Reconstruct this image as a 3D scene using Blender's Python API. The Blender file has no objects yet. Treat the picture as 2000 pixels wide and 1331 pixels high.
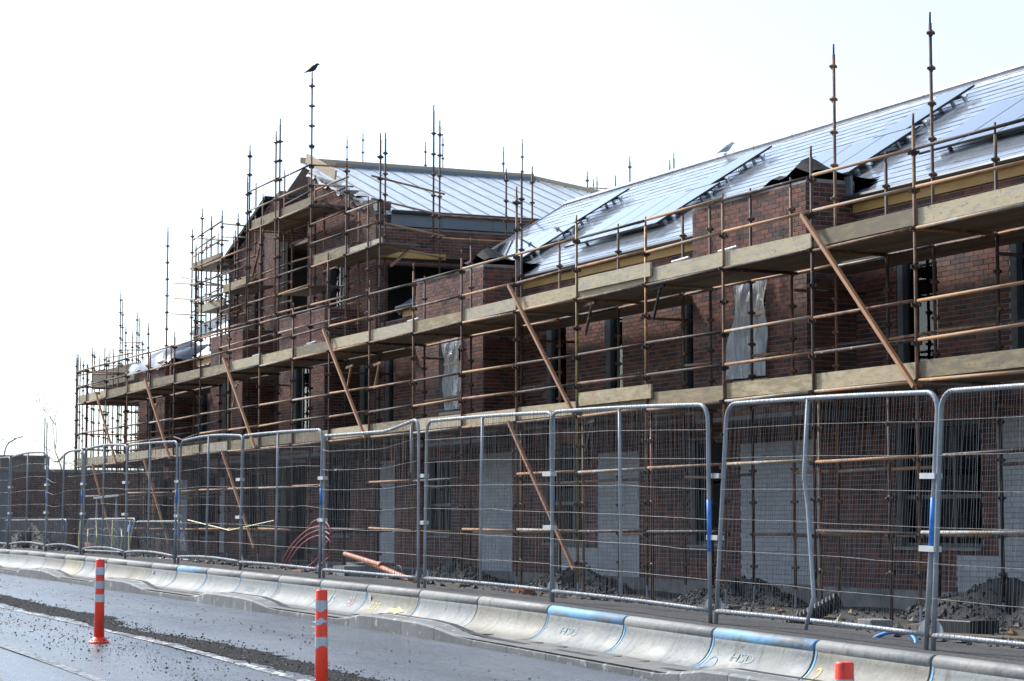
import bpy, math, random
import numpy as np
from mathutils import Vector, Matrix
random.seed(7); rng = np.random.default_rng(7)
R = math.radians
sc = bpy.context.scene
C = sc.collection
# ------------------------------------------------------------------ camera
CZ = 1.7                      # eye height above the road at the camera; all z below are relative to the eye
YAW, PIT, FPX = R(24.463), R(4.7695), 4332.6
cam = bpy.data.cameras.new('camera'); camo = bpy.data.objects.new('camera', cam); C.objects.link(camo)
camo.location = (0, 0, 0)
fwd = Vector((-math.cos(YAW)*math.cos(PIT), math.sin(YAW)*math.cos(PIT), math.sin(PIT)))
camo.rotation_euler = fwd.to_track_quat('-Z', 'Y').to_euler()
cam.sensor_width = 36; cam.lens = FPX/2000*36; cam.clip_start = .1; cam.clip_end = 3000
cam.dof.use_dof = True; cam.dof.focus_distance = 26; cam.dof.aperture_fstop = 7.1
sc.camera = camo
# ------------------------------------------------------------------ world and sun
SUN = Vector((-.93, -.36, .0)).normalized(); SUN_EL = R(42)
SUN = Vector((SUN.x*math.cos(SUN_EL), SUN.y*math.cos(SUN_EL), math.sin(SUN_EL)))
w = bpy.data.worlds.new('World'); sc.world = w; w.use_nodes = True
nt = w.node_tree; nt.nodes.clear()
sky = nt.nodes.new('ShaderNodeTexSky'); sky.sky_type = 'NISHITA'; sky.sun_disc = False
sky.sun_elevation = SUN_EL; sky.sun_rotation = math.atan2(SUN.x, SUN.y)
sky.air_density = 1.0; sky.dust_density = 1.6; sky.ozone_density = 1.0; sky.altitude = 0
bg = nt.nodes.new('ShaderNodeBackground'); bg.inputs[1].default_value = .102
out = nt.nodes.new('ShaderNodeOutputWorld')
hs = nt.nodes.new('ShaderNodeHueSaturation'); hs.inputs['Saturation'].default_value = .62      # thin high haze greys the whole sky evenly
tn = nt.nodes.new('ShaderNodeMix'); tn.data_type = 'RGBA'; tn.blend_type = 'MULTIPLY'; tn.inputs[0].default_value = 1; tn.inputs[7].default_value = (.88, 1.0, 1.12, 1)
nt.links.new(sky.outputs[0], hs.inputs['Color']); nt.links.new(hs.outputs[0], tn.inputs[6])
nt.links.new(tn.outputs[2], bg.inputs[0]); nt.links.new(bg.outputs[0], out.inputs[0])
sl = bpy.data.lights.new('sun', 'SUN'); sl.energy = 2.4; sl.angle = R(8.0); sl.color = (1, .96, .90)
so = bpy.data.objects.new('sun', sl); C.objects.link(so)
so.rotation_euler = SUN.to_track_quat('Z', 'Y').to_euler(); so.location = (-30, -10, 30)
sc.view_settings.view_transform = 'Standard'; sc.view_settings.look = 'None'
sc.view_settings.exposure = 1.2; sc.view_settings.gamma = 1.0
sc.render.engine = 'CYCLES'

# ------------------------------------------------------------------ profiles of the ground
_sx = [-300, -120, -90, -60, -49, -45.5, -42.4, -39, -35.8, -32.3, -28.6, -25.1, -21.5, -18, -14.6, 0, 40]
_sz = [-.35, -.37, -.40, -.46, -.50, -.505, -.54, -.57, -.61, -.645, -.695, -.735, -.79, -.88, -.95, -1.27, -1.95]
def zsite(x): return float(np.interp(x, _sx, _sz))
def zroad(x): return zsite(x) - .42
def zbuild(x): return float(np.interp(x, [-80, -60, -49, -36, -26, -10], [-.80, -.88, -1.0, -1.2, -1.27, -1.35]))

# ------------------------------------------------------------------ helpers
def wloc(o):
    v = Vector((0, 0, 0))
    while o is not None: v += o.location; o = o.parent
    return v
def tag(o, label=None, cat=None, group=None, kind=None):
    if label: o['label'] = label
    if cat: o['category'] = cat
    if group: o['group'] = group
    if kind: o['kind'] = kind
    return o
def empty(name, loc, label, cat, group=None, rot=(0, 0, 0)):
    o = bpy.data.objects.new(name, None); C.objects.link(o); o.location = loc; o.rotation_euler = rot
    o.empty_display_size = .2
    return tag(o, label, cat, group)
def link(name, me, parent=None, loc=(0, 0, 0), rot=(0, 0, 0)):
    o = bpy.data.objects.new(name, me); C.objects.link(o); o.parent = parent; o.location = loc; o.rotation_euler = rot
    return o
class MB:
    def __init__(s): s.v = []; s.f = []
    def add(s, vs, fs):
        n = len(s.v); s.v += [tuple(p) for p in vs]; s.f += [tuple(i+n for i in f) for f in fs]; return s
    def box(s, a, b):
        (x0, y0, z0), (x1, y1, z1) = a, b
        return s.add([(x0,y0,z0),(x1,y0,z0),(x1,y1,z0),(x0,y1,z0),(x0,y0,z1),(x1,y0,z1),(x1,y1,z1),(x0,y1,z1)],
            [(0,3,2,1),(4,5,6,7),(0,1,5,4),(1,2,6,5),(2,3,7,6),(3,0,4,7)])
    def cbox(s, c, size, rot=None):
        h = Vector(size)/2; m = rot.to_matrix() if rot else Matrix.Identity(3); c = Vector(c)
        P = [c + m @ Vector((sx*h.x, sy*h.y, sz*h.z)) for sz in (-1, 1) for sx, sy in ((-1,-1),(1,-1),(1,1),(-1,1))]
        return s.add(P, [(0,3,2,1),(4,5,6,7),(0,1,5,4),(1,2,6,5),(2,3,7,6),(3,0,4,7)])
    def bar(s, p0, p1, wd, ht, up=Vector((0, 0, 1))):
        p0 = Vector(p0); p1 = Vector(p1); d = (p1-p0).normalized(); sd = d.cross(up)
        if sd.length < 1e-4: sd = d.cross(Vector((1, 0, 0)))
        sd.normalize(); u = sd.cross(d)
        P = [p + sd*a*wd/2 + u*b*ht/2 for p in (p0, p1) for a, b in ((-1,-1),(1,-1),(1,1),(-1,1))]
        return s.add(P, [(0,3,2,1),(4,5,6,7),(0,1,5,4),(1,2,6,5),(2,3,7,6),(3,0,4,7)])
    def path(s, pts, r, n=8, cap=True):
        pts = [Vector(p) for p in pts]; rs = r if isinstance(r, (list, tuple)) else [r]*len(pts)
        base = len(s.v); prev = None
        for i, p in enumerate(pts):
            d = (pts[min(i+1, len(pts)-1)] - pts[max(i-1, 0)]).normalized()
            if prev is None:
                a = d.cross(Vector((0, 0, 1)))
                if a.length < 1e-3: a = d.cross(Vector((1, 0, 0)))
                a.normalize()
            else:
                a = (prev - d*prev.dot(d)); a.normalize()
            prev = a; b = d.cross(a)
            for k in range(n):
                t = 2*math.pi*k/n; q = p + (a*math.cos(t) + b*math.sin(t))*rs[i]; s.v.append(tuple(q))
        for i in range(len(pts)-1):
            for k in range(n):
                k2 = (k+1) % n
                s.f.append((base+i*n+k, base+(i+1)*n+k, base+(i+1)*n+k2, base+i*n+k2))
        if cap:
            s.f.append(tuple(base+k for k in range(n))); s.f.append(tuple(base+(len(pts)-1)*n+k for k in reversed(range(n))))
        return s
    def grid(s, P):              # P: rows of points
        n = len(s.v); h = len(P); wd = len(P[0])
        for row in P: s.v += [tuple(p) for p in row]
        for i in range(h-1):
            for j in range(wd-1): s.f.append((n+i*wd+j, n+i*wd+j+1, n+(i+1)*wd+j+1, n+(i+1)*wd+j))
        return s
    def mesh(s, name, mat, smooth=False, off=(0, 0, 0)):
        me = bpy.data.meshes.new(name)
        v = s.v if not any(off) else [(a-off[0], b-off[1], c-off[2]) for a, b, c in s.v]
        me.from_pydata(v, [], s.f); me.materials.append(mat)
        if smooth: me.polygons.foreach_set('use_smooth', [True]*len(me.polygons))
        me.update(); return me
    def build(s, name, mat, parent=None, smooth=False, local=False):
        off = (0, 0, 0) if (parent is None or local) else tuple(wloc(parent))
        return link(name, s.mesh(name, mat, smooth, off), parent)

# ------------------------------------------------------------------ materials
def ramp(nt, stops, mode='LINEAR'):
    r = nt.nodes.new('ShaderNodeValToRGB'); r.color_ramp.interpolation = mode
    e = r.color_ramp.elements
    while len(e) < len(stops): e.new(.5)
    for el, (p, c) in zip(e, stops): el.position = p; el.color = (*c, 1)
    return r
def M(name, stops, scale=4, rough=.7, metal=0, bump=0, bscale=30, detail=4, stretch=(1, 1, 1), rnd=None, rndamt=.5,
      rough2=None, spec=.5, dist=.0, extra=None):
    m = bpy.data.materials.new(name); m.use_nodes = True; nt = m.node_tree; N = nt.nodes; Lk = nt.links
    b = N['Principled BSDF']; b.inputs['Metallic'].default_value = metal; b.inputs['Roughness'].default_value = rough
    b.inputs['Specular IOR Level'].default_value = spec
    tc = N.new('ShaderNodeTexCoord'); mp = N.new('ShaderNodeMapping'); mp.inputs['Scale'].default_value = stretch
    Lk.new(tc.outputs['Object'], mp.inputs['Vector']); vec = mp.outputs[0]
    rv = None
    if rnd == 'object':
        oi = N.new('ShaderNodeObjectInfo'); rv = oi.outputs['Random']
        a = N.new('ShaderNodeVectorMath'); a.operation = 'MULTIPLY_ADD'
        cmb = N.new('ShaderNodeCombineXYZ')
        for i in range(3): Lk.new(rv, cmb.inputs[i])
        a.inputs[1].default_value = (37, 53, 71); Lk.new(cmb.outputs[0], a.inputs[0]); Lk.new(vec, a.inputs[2]); vec = a.outputs[0]
    elif rnd == 'island':
        g = N.new('ShaderNodeNewGeometry'); rv = g.outputs['Random Per Island']
    nz = N.new('ShaderNodeTexNoise'); nz.inputs['Scale'].default_value = scale; nz.inputs['Detail'].default_value = detail
    nz.inputs['Roughness'].default_value = .6; nz.inputs['Distortion'].default_value = dist
    Lk.new(vec, nz.inputs['Vector']); fac = nz.outputs['Fac']
    if rv is not None:
        ma = N.new('ShaderNodeMath'); ma.operation = 'MULTIPLY_ADD'; ma.inputs[1].default_value = rndamt
        sb = N.new('ShaderNodeMath'); sb.operation = 'SUBTRACT'; sb.inputs[1].default_value = rndamt/2
        Lk.new(rv, ma.inputs[0]); Lk.new(fac, ma.inputs[2]); Lk.new(ma.outputs[0], sb.inputs[0]); fac = sb.outputs[0]
    r = ramp(nt, stops); Lk.new(fac, r.inputs[0]); col = r.outputs[0]
    if extra: col = extra(nt, vec, col, rv, b)
    Lk.new(col, b.inputs['Base Color'])
    if rough2 is not None:
        mr = N.new('ShaderNodeMapRange'); mr.inputs[1].default_value = .35; mr.inputs[2].default_value = .65
        mr.inputs[3].default_value = rough; mr.inputs[4].default_value = rough2
        Lk.new(nz.outputs['Fac'], mr.inputs[0]); Lk.new(mr.outputs[0], b.inputs['Roughness'])
    if bump:
        n2 = N.new('ShaderNodeTexNoise'); n2.inputs['Scale'].default_value = bscale; n2.inputs['Detail'].default_value = 5
        Lk.new(vec, n2.inputs['Vector'])
        bp = N.new('ShaderNodeBump'); bp.inputs['Strength'].default_value = bump; bp.inputs['Distance'].default_value = .02
        Lk.new(n2.outputs['Fac'], bp.inputs['Height']); Lk.new(bp.outputs[0], b.inputs['Normal'])
    return m
def mixnode(nt, f, a, b_):
    mx = nt.nodes.new('ShaderNodeMix'); mx.data_type = 'RGBA'
    for s_, v in ((mx.inputs[0], f), (mx.inputs[6], a), (mx.inputs[7], b_)):
        if isinstance(v, tuple): s_.default_value = (*v, 1)
        elif isinstance(v, float): s_.default_value = v
        else: nt.links.new(v, s_)
    return mx.outputs[2]
def patches(color, scale, lo, hi, amt=1.0, stretch=(1, 1, 1), detail=5):
    """an extra: worn patches of another colour with a noise outline of their own"""
    def f(nt, vec, col, rv, b):
        mp = nt.nodes.new('ShaderNodeMapping'); mp.inputs['Scale'].default_value = stretch; nt.links.new(vec, mp.inputs[0])
        n = nt.nodes.new('ShaderNodeTexNoise'); n.inputs['Scale'].default_value = scale; n.inputs['Detail'].default_value = detail
        nt.links.new(mp.outputs[0], n.inputs['Vector'])
        mr = nt.nodes.new('ShaderNodeMapRange'); mr.inputs[1].default_value = lo; mr.inputs[2].default_value = hi
        mr.inputs[3].default_value = 0; mr.inputs[4].default_value = amt; nt.links.new(n.outputs['Fac'], mr.inputs[0])
        return mixnode(nt, mr.outputs[0], col, color)
    return f
def chain(*fs):
    def f(nt, vec, col, rv, b):
        for g in fs: col = g(nt, vec, col, rv, b)
        return col
    return f
BRK = [(0, (.046, .029, .025)), (.22, (.068, .035, .027)), (.40, (.115, .046, .031)), (.60, (.155, .057, .036)), (.82, (.205, .067, .040)), (1, (.165, .079, .052))]
def brickmat(name, rnd, stops):
    """each brick one tone from the kiln's range, with burnt and pale flecks"""
    m = M(name, stops, 3, .85, bump=.5, bscale=60, rnd=rnd, rndamt=.75, extra=chain(patches((.26, .21, .19), 9, .58, .82, .30), patches((.30, .26, .24), .9, .54, .78, .30), patches((.045, .035, .032), .6, .52, .72, .45)))
    nt = m.node_tree
    for n in nt.nodes:
        if n.type == 'MATH' and n.operation == 'MULTIPLY_ADD':
            pass
    return m
m_brick_o = brickmat('brick_single', 'object', BRK); m_brick_i = brickmat('brick_run', 'island', BRK)
WHT = [(.2, (.36, .37, .39)), (.7, (.44, .45, .465)), (1, (.50, .50, .51))]
m_white_o = M('white_block_single', WHT, 3, .6, rnd='object', rndamt=.5, bump=.2, bscale=40)
m_white_i = M('white_block_run', WHT, 3, .6, rnd='island', rndamt=.5, bump=.2, bscale=40)
m_mortar = M('mortar', [(.3, (.25, .24, .23)), (.7, (.36, .345, .33))], 6, .95, bump=.4)
m_conc = M('plinth_concrete', [(.3, (.17, .16, .15)), (.7, (.33, .31, .28))], 3, .9, bump=.5, bscale=20, extra=patches((.10, .09, .08), 1.4, .5, .7, .6))
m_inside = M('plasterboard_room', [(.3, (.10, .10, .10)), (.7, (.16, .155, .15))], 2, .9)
m_slab = M('floor_slab', [(.3, (.18, .17, .16)), (.7, (.25, .24, .23))], 2, .9)
m_frame = M('window_frame_paint', [(.3, (.035, .042, .048)), (.7, (.055, .065, .072))], 3, .4)
def glassmat():
    m = bpy.data.materials.new('window_glass'); m.use_nodes = True; nt = m.node_tree; N = nt.nodes; N.clear()
    o = N.new('ShaderNodeOutputMaterial'); t = N.new('ShaderNodeBsdfTransparent'); t.inputs[0].default_value = (.93, .95, .95, 1)
    g = N.new('ShaderNodeBsdfGlossy'); g.inputs[1].default_value = .02; fr = N.new('ShaderNodeFresnel'); fr.inputs[0].default_value = 1.5
    mx = N.new('ShaderNodeMixShader'); nt.links.new(fr.outputs[0], mx.inputs[0]); nt.links.new(t.outputs[0], mx.inputs[1]); nt.links.new(g.outputs[0], mx.inputs[2])
    nt.links.new(mx.outputs[0], o.inputs[0]); return m
m_glass = glassmat()
def polymat():
    m = bpy.data.materials.new('clear_polythene'); m.use_nodes = True; nt = m.node_tree; N = nt.nodes; b = N['Principled BSDF']
    b.inputs['Base Color'].default_value = (.80, .81, .82, 1); b.inputs['Roughness'].default_value = .13; b.inputs['Alpha'].default_value = .68; b.inputs['Specular IOR Level'].default_value = .9
    tc = N.new('ShaderNodeTexCoord'); mp = N.new('ShaderNodeMapping'); mp.inputs['Scale'].default_value = (7, 7, 1.6)
    n = N.new('ShaderNodeTexNoise'); n.inputs['Scale'].default_value = 1.3; n.inputs['Distortion'].default_value = 1.6; n.inputs['Detail'].default_value = 6
    nt.links.new(tc.outputs['Object'], mp.inputs[0]); nt.links.new(mp.outputs[0], n.inputs['Vector'])
    bp = N.new('ShaderNodeBump'); bp.inputs['Strength'].default_value = .9; bp.inputs['Distance'].default_value = .25
    nt.links.new(n.outputs['Fac'], bp.inputs['Height']); nt.links.new(bp.outputs[0], b.inputs['Normal']); return m
m_poly = polymat()
m_slate = M('slate_single', [(.2, (.20, .22, .25)), (.8, (.29, .31, .345))], 5, .16, rnd='object', rndamt=.6, rough2=.26, bump=.02, bscale=25, spec=1.0)
m_slate_i = M('slate_run', [(.2, (.20, .22, .25)), (.8, (.29, .31, .345))], 5, .16, rnd='island', rndamt=.6, rough2=.26, bump=.02, bscale=25, spec=1.0)
for m_, cw, cr in ((m_slate, .8, .10), (m_slate_i, .8, .10)):
    m_.node_tree.nodes['Principled BSDF'].inputs['Coat Weight'].default_value = cw; m_.node_tree.nodes['Principled BSDF'].inputs['Coat Roughness'].default_value = cr   # rain-wet face
m_foil = M('roof_foil', [(.25, (.50, .55, .60)), (.75, (.72, .76, .80))], 1.6, .30, metal=.35, bump=.35, bscale=2.2, rough2=.42, stretch=(1, 2, 1))
m_memb = M('breather_membrane', [(.3, (.30, .32, .33)), (.7, (.42, .44, .45))], 3, .7, bump=.5, bscale=9)
m_seam = M('seam', [(.3, (.10, .12, .15)), (.7, (.16, .18, .2))], 4, .6)
m_fascia = M('grey_fascia', [(.3, (.135, .16, .185)), (.7, (.17, .195, .22))], 1.5, .5)
m_gutter = M('gutter', [(.3, (.02, .022, .025)), (.7, (.035, .038, .04))], 3, .35)
m_timber = M('new_timber', [(.25, (.36, .20, .055)), (.55, (.50, .30, .10)), (.8, (.56, .37, .15))], 2.2, .7, stretch=(1, 9, 9), extra=patches((.12, .06, .03), 5, .70, .76, .8))
m_ply = M('pale_timber', [(.25, (.42, .31, .20)), (.75, (.55, .44, .31))], 2, .75, stretch=(1, 8, 8))
m_felt = M('black_felt', [(.3, (.008, .009, .010)), (.7, (.018, .019, .021))], 3, .8, bump=.5, bscale=7, spec=.25)
m_pv = M('solar_glass', [(.3, (.012, .016, .03)), (.7, (.018, .024, .042))], 2, .05, spec=1.0)
m_pv.node_tree.nodes['Principled BSDF'].inputs['Coat Weight'].default_value = 1
m_alu = M('aluminium', [(.3, (.45, .46, .48)), (.7, (.6, .61, .62))], 8, .38, metal=.8)
m_black = M('black_metal', [(.3, (.012, .012, .013)), (.7, (.02, .02, .022))], 8, .5)
RUST = [(.10, (.030, .019, .017)), (.28, (.085, .040, .026)), (.38, (.16, .074, .038)), (.50, (.29, .138, .060)), (.70, (.38, .20, .09)), (.86, (.30, .20, .12)), (.94, (.27, .25, .22)), (1, (.36, .355, .34))]
m_rust = M('rusted_tube', RUST, 5, .68, metal=.0, bump=.3, bscale=50, rnd='object', rndamt=.95, stretch=(1, 1, 1),
           extra=chain(patches((.40, .37, .33), 16, .62, .70, .8), patches((.30, .25, .05), 7, .66, .72, .6)))
m_std = M('rusted_standard', [(.10, (.035, .024, .022)), (.42, (.085, .045, .034)), (.58, (.14, .070, .042)), (.74, (.24, .12, .055)), (.9, (.24, .17, .12))], 4, .68, metal=.0, bump=.3, bscale=50, rnd='object', rndamt=.5,
           extra=chain(patches((.36, .26, .03), 9, .63, .70, .5, (1, 1, .4)), patches((.33, .32, .30), 20, .66, .72, .7)))
m_cup = M('rusted_cup', [(.2, (.022, .016, .015)), (.6, (.065, .034, .025)), (.9, (.14, .075, .04))], 14, .65, metal=.2, rnd='object', rndamt=.4)
m_brace = M('tan_brace', [(.2, (.30, .13, .06)), (.5, (.46, .215, .095)), (.8, (.52, .27, .13))], 3, .5, rnd='object', rndamt=.4, extra=patches((.5, .46, .42), 14, .66, .72, .8))
m_board = M('weathered_board', [(.12, (.20, .16, .105)), (.38, (.35, .27, .155)), (.55, (.48, .375, .225)), (.72, (.55, .45, .29)), (.92, (.44, .39, .29))], 2.0, .8, stretch=(1.6, 5, 7), rnd='object', rndamt=.85, bump=.35, bscale=22,
            extra=chain(patches((.22, .21, .08), 2.2, .56, .74, .55), patches((.15, .125, .085), 7, .54, .74, .7, (.5, 2, 4)), patches((.07, .055, .04), 6, .62, .72, .7, (2.4, 1, .5)), patches((.05, .04, .03), 14, .70, .74, .7, (1, 1, 1.4))))
m_deck = M('deck_board', [(.2, (.10, .075, .05)), (.5, (.17, .13, .09)), (.8, (.24, .19, .14))], 2.4, .85, stretch=(.8, 6, 9), rnd='object', rndamt=.4)
m_galv = M('galvanised', [(.2, (.21, .23, .25)), (.55, (.30, .325, .35)), (.85, (.39, .405, .42))], 5, .52, metal=.3, rnd='object', rndamt=.3, bump=.1,
           extra=patches((.14, .075, .04), 6, .66, .74, .7))
m_wire = M('mesh_wire', [(.3, (.17, .165, .16)), (.7, (.26, .255, .245))], 5, .55, metal=.3)
m_tape = M('blue_paint', [(.3, (.02, .13, .48)), (.7, (.06, .28, .68))], 9, .5, extra=patches((.35, .38, .40), 14, .6, .66, .7))
m_clamp = M('clamp', [(.3, (.45, .46, .46)), (.7, (.62, .62, .61))], 9, .5, metal=.3)
# barrier concrete: three casts
def barr(name, a, b, stain, blue=None):
    ex = [patches(stain, 1.6, .48, .68, .7, (1, 1, .5)), patches((.10, .085, .07), 4, .55, .70, .6, (2.2, .5, .5)), patches((.06, .055, .05), 14, .64, .72, .6), patches((.46, .48, .48), 22, .68, .73, .6)]
    if blue: ex.append(patches(blue, 2.6, .40, .58, .8, (.7, 3, 3)))
    return M(name, [(.25, a), (.75, b)], 2.2, .55, rnd='object', rndamt=.35, bump=.35, bscale=18, extra=chain(*ex), rough2=.75)
m_bar = [barr('barrier_grey', (00.196, 00.207, 00.202), (00.265, 00.277, 00.268), (.30, .285, .245)),
         barr('barrier_stained', (00.207, 00.196, 00.162), (00.265, 00.254, 00.213), (.20, .17, .13)),
         barr('barrier_yellowed', (00.259, 00.230, 00.144), (00.317, 00.288, 00.196), (.22, .18, .12))]
m_roll = barr('barrier_roll', (00.162, 00.164, 00.158), (00.230, 00.236, 00.227), (.25, .23, .20))
m_rollb = barr('barrier_roll_blue', (00.155, 00.167, 00.167), (00.207, 00.219, 00.219), (.24, .23, .21), (.14, .38, .62))
m_bline = M('blue_line_paint', [(.3, (.10, .34, .62)), (.7, (.17, .46, .74))], 8, .6, extra=patches((.40, .42, .42), 12, .60, .68, .8))
m_ymark = M('yellow_mark', [(.3, (.62, .46, .10)), (.7, (.72, .58, .22))], 8, .7, extra=patches((.42, .42, .38), 14, .54, .62, .85))
m_gmark = M('grey_stencil', [(.3, (.20, .27, .27)), (.7, (.28, .35, .35))], 8, .7, extra=patches((.40, .42, .41), 12, .46, .60, .85))
m_bmark = M('faint_blue_mark', [(.3, (.25, .42, .50)), (.7, (.34, .48, .54))], 8, .7, extra=patches((.40, .42, .41), 12, .50, .62, .85))
m_pmark = M('faint_red_mark', [(.3, (.55, .34, .32)), (.7, (.56, .42, .40))], 8, .7, extra=patches((.40, .42, .41), 12, .48, .60, .85))
m_rubber = M('black_rubber', [(.3, (.010, .010, .010)), (.7, (.022, .022, .022))], 8, .6)
m_kerb = M('kerb_concrete', [(.25, (.13, .135, .135)), (.75, (.205, .21, .205))], 3, .75, rnd='object', rndamt=.4, bump=.3, bscale=30, extra=patches((.46, .49, .48), 7, .60, .66, .6))
m_orange = M('orange_plastic', [(.3, (.92, .045, .016)), (.7, (1.0, .065, .022))], 3, .42, rnd='object', rndamt=.2, extra=chain(patches((.16, .06, .05), 5, .54, .66, .75, (1, 1, .45)), patches((.05, .03, .03), 16, .60, .68, .6, (1, 1, .3))))
m_refl = M('reflective_band', [(.3, (.42, .43, .47)), (.7, (.55, .56, .59))], 6, .35, metal=.2, rnd='object', rndamt=.3, extra=patches((.22, .22, .23), 18, .60, .68, .6, (1.5, 1.5, .4)))
# ground materials
def roadmat():
    ex = chain(patches((.045, .046, .049), .5, .48, .68, .75, (.25, 2.2, 1)), patches((.24, .245, .255), 26, .56, .68, .75), patches((.02, .02, .02), 31, .57, .66, .85))
    m = M('wet_asphalt', [(.3, (.098, .106, .120)), (.7, (.145, .155, .172))], 2.5, .30, bump=.55, bscale=45, extra=ex, spec=.6)
    nt = m.node_tree; b = nt.nodes['Principled BSDF']; tc = nt.nodes.new('ShaderNodeTexCoord')
    mp = nt.nodes.new('ShaderNodeMapping'); mp.inputs['Scale'].default_value = (.16, .85, 1); nt.links.new(tc.outputs['Object'], mp.inputs[0])
    n = nt.nodes.new('ShaderNodeTexNoise'); n.inputs['Scale'].default_value = 1.0; n.inputs['Detail'].default_value = 5; nt.links.new(mp.outputs[0], n.inputs['Vector'])
    mr = nt.nodes.new('ShaderNodeMapRange'); mr.inputs[1].default_value = .38; mr.inputs[2].default_value = .62; mr.inputs[3].default_value = .20; mr.inputs[4].default_value = .40
    nt.links.new(n.outputs['Fac'], mr.inputs[0]); nt.links.new(mr.outputs[0], b.inputs['Roughness'])
    return m
m_road = roadmat()
m_line = M('worn_road_paint', [(.3, (.50, .50, .48)), (.7, (.66, .66, .63))], 4, .6, bump=.5, bscale=70, extra=chain(patches((.06, .06, .063), 16, .46, .54, .95), patches((.05, .05, .05), 2.2, .42, .60, .9)))
m_line2 = M('ghost_road_paint', [(.3, (.20, .205, .21)), (.7, (.30, .305, .31))], 4, .5, bump=.5, bscale=70, extra=patches((.05, .052, .056), 9, .46, .56, .95))
m_path = M('footway_dirt', [(.3, (.13, .125, .115)), (.7, (.22, .21, .195))], 5, .8, bump=.6, bscale=40)
m_site = M('site_earth', [(.25, (.034, .031, .029)), (.5, (.062, .056, .051)), (.75, (.095, .087, .079))], 1.3, .85, bump=1.0, bscale=28, detail=8, extra=patches((.17, .155, .14), 26, .58, .66, .7))
m_black_earth = M('wet_stone_fines', [(.3, (.022, .022, .023)), (.7, (.045, .044, .043))], 6, .8, bump=1.0, bscale=22)
m_stone = M('crushed_stone', [(.15, (.018, .018, .020)), (.5, (.036, .036, .038)), (.8, (.065, .064, .062)), (1, (.13, .12, .11))], 3, .75, rnd='island', rndamt=1.0, bump=.3, bscale=40)
m_grit = M('road_grit', [(.2, (.010, .010, .010)), (.8, (.042, .040, .038))], 3, .7, rnd='island', rndamt=.8)
m_rubble = M('brick_rubble', [(.1, (.10, .09, .08)), (.45, (.22, .20, .18)), (.6, (.33, .13, .05)), (.75, (.45, .36, .07)), (.85, (.3, .28, .26))], 3, .8, rnd='island', rndamt=1.0)
m_red = M('red_duct', [(.3, (.20, .008, .012)), (.7, (.28, .014, .020))], 4, .55)
m_pipe = M('orange_pipe', [(.3, (.42, .12, .035)), (.7, (.52, .17, .055))], 4, .35)
m_blue = M('blue_hose', [(.3, (.03, .22, .62)), (.7, (.06, .32, .72))], 4, .4)
m_cover = M('grey_render', [(.3, (.20, .21, .21)), (.7, (.28, .285, .285))], 1.2, .9, bump=.3)
m_yel = M('hazard_tape', [(.3, (.50, .48, .12)), (.7, (.62, .60, .30))], 5, .5)
m_bark = M('bark', [(.3, (.10, .085, .07)), (.7, (.17, .15, .125))], 6, .9)
m_crow = M('crow_feathers', [(.3, (.010, .011, .014)), (.7, (.022, .023, .028))], 9, .5)
m_gull = M('gull_feathers', [(.3, (.55, .57, .60)), (.7, (.72, .73, .74))], 5, .7)
m_lamp = M('lamp_steel', [(.3, (.22, .25, .27)), (.7, (.30, .33, .35))], 3, .5, metal=.3)

# ------------------------------------------------------------------ ground
def sheet(name, xs, ys, zf, mat):
    b = MB(); b.grid([[(x, y, zf(x, y)) for x in xs] for y in ys])
    return tag(b.build(name, mat, smooth=True), kind='structure')
XS = sorted(set([-300, -200, -150, -120, -100, -90, -80] + list(np.arange(-75, 41, 2.5))))
sheet('road', XS, [-30, -12, -4, 0, 3, 6, 8, 9.06], lambda x, y: zroad(x), m_road)
sheet('pavement', XS, [9.10, 9.5, 9.95], lambda x, y: zroad(x)+.075, m_path)
def hash2(x, y): return math.sin(x*1.7+y*2.3)*.5 + math.sin(x*.63-y*1.1+1.3)*.5
def zg(x, y):
    if x < -70:
        t = min(1, max(0, (-70-x)/20)); a = zsite(x)-.02
    else: t = 0; a = zsite(x)-.02
    s = min(1, max(0, (y-10.4)/4.6)); s = s*s*(3-2*s)
    z = a*(1-s) + (zbuild(x)*(1-t)+a*t)*s
    return z + hash2(x, y)*.035*min(1, max(0, (y-10.2)/1.5))
GX = [-900, -500, -300, -200, -150, -120, -100, -90] + list(np.arange(-84, -4.9, .6)) + [0, 10, 25, 40]
GY = [9.93, 10.1, 10.3, 10.6, 11, 11.5] + list(np.arange(12, 19.5, .5)) + [21, 24, 30, 40, 80, 200, 500]
sheet('ground', GX, GY, lambda x, y: zg(x, min(y, 60)), m_site)
sheet('far_ground', [-900, -500, -300, -150, 0, 40], [-600, -200, -31, -29.9], lambda x, y: zroad(x)-.03, m_site)
# markings
def strip(name, y0, y1, x0, x1, mat, dz=.005):
    xs = np.arange(x0, x1+.01, .9); b = MB(); b.grid([[(x, y, zroad(x)+dz) for x in xs] for y in (y0, y1)])
    return tag(b.build(name, mat), kind='structure')
strip('edge_line', 6.14, 6.26, -80, -6, m_line)
strip('old_lane_line', 4.55, 4.65, -40, -6, m_line2)
strip('old_patch_line', 3.70, 3.84, -30, -4, m_line2)
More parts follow.
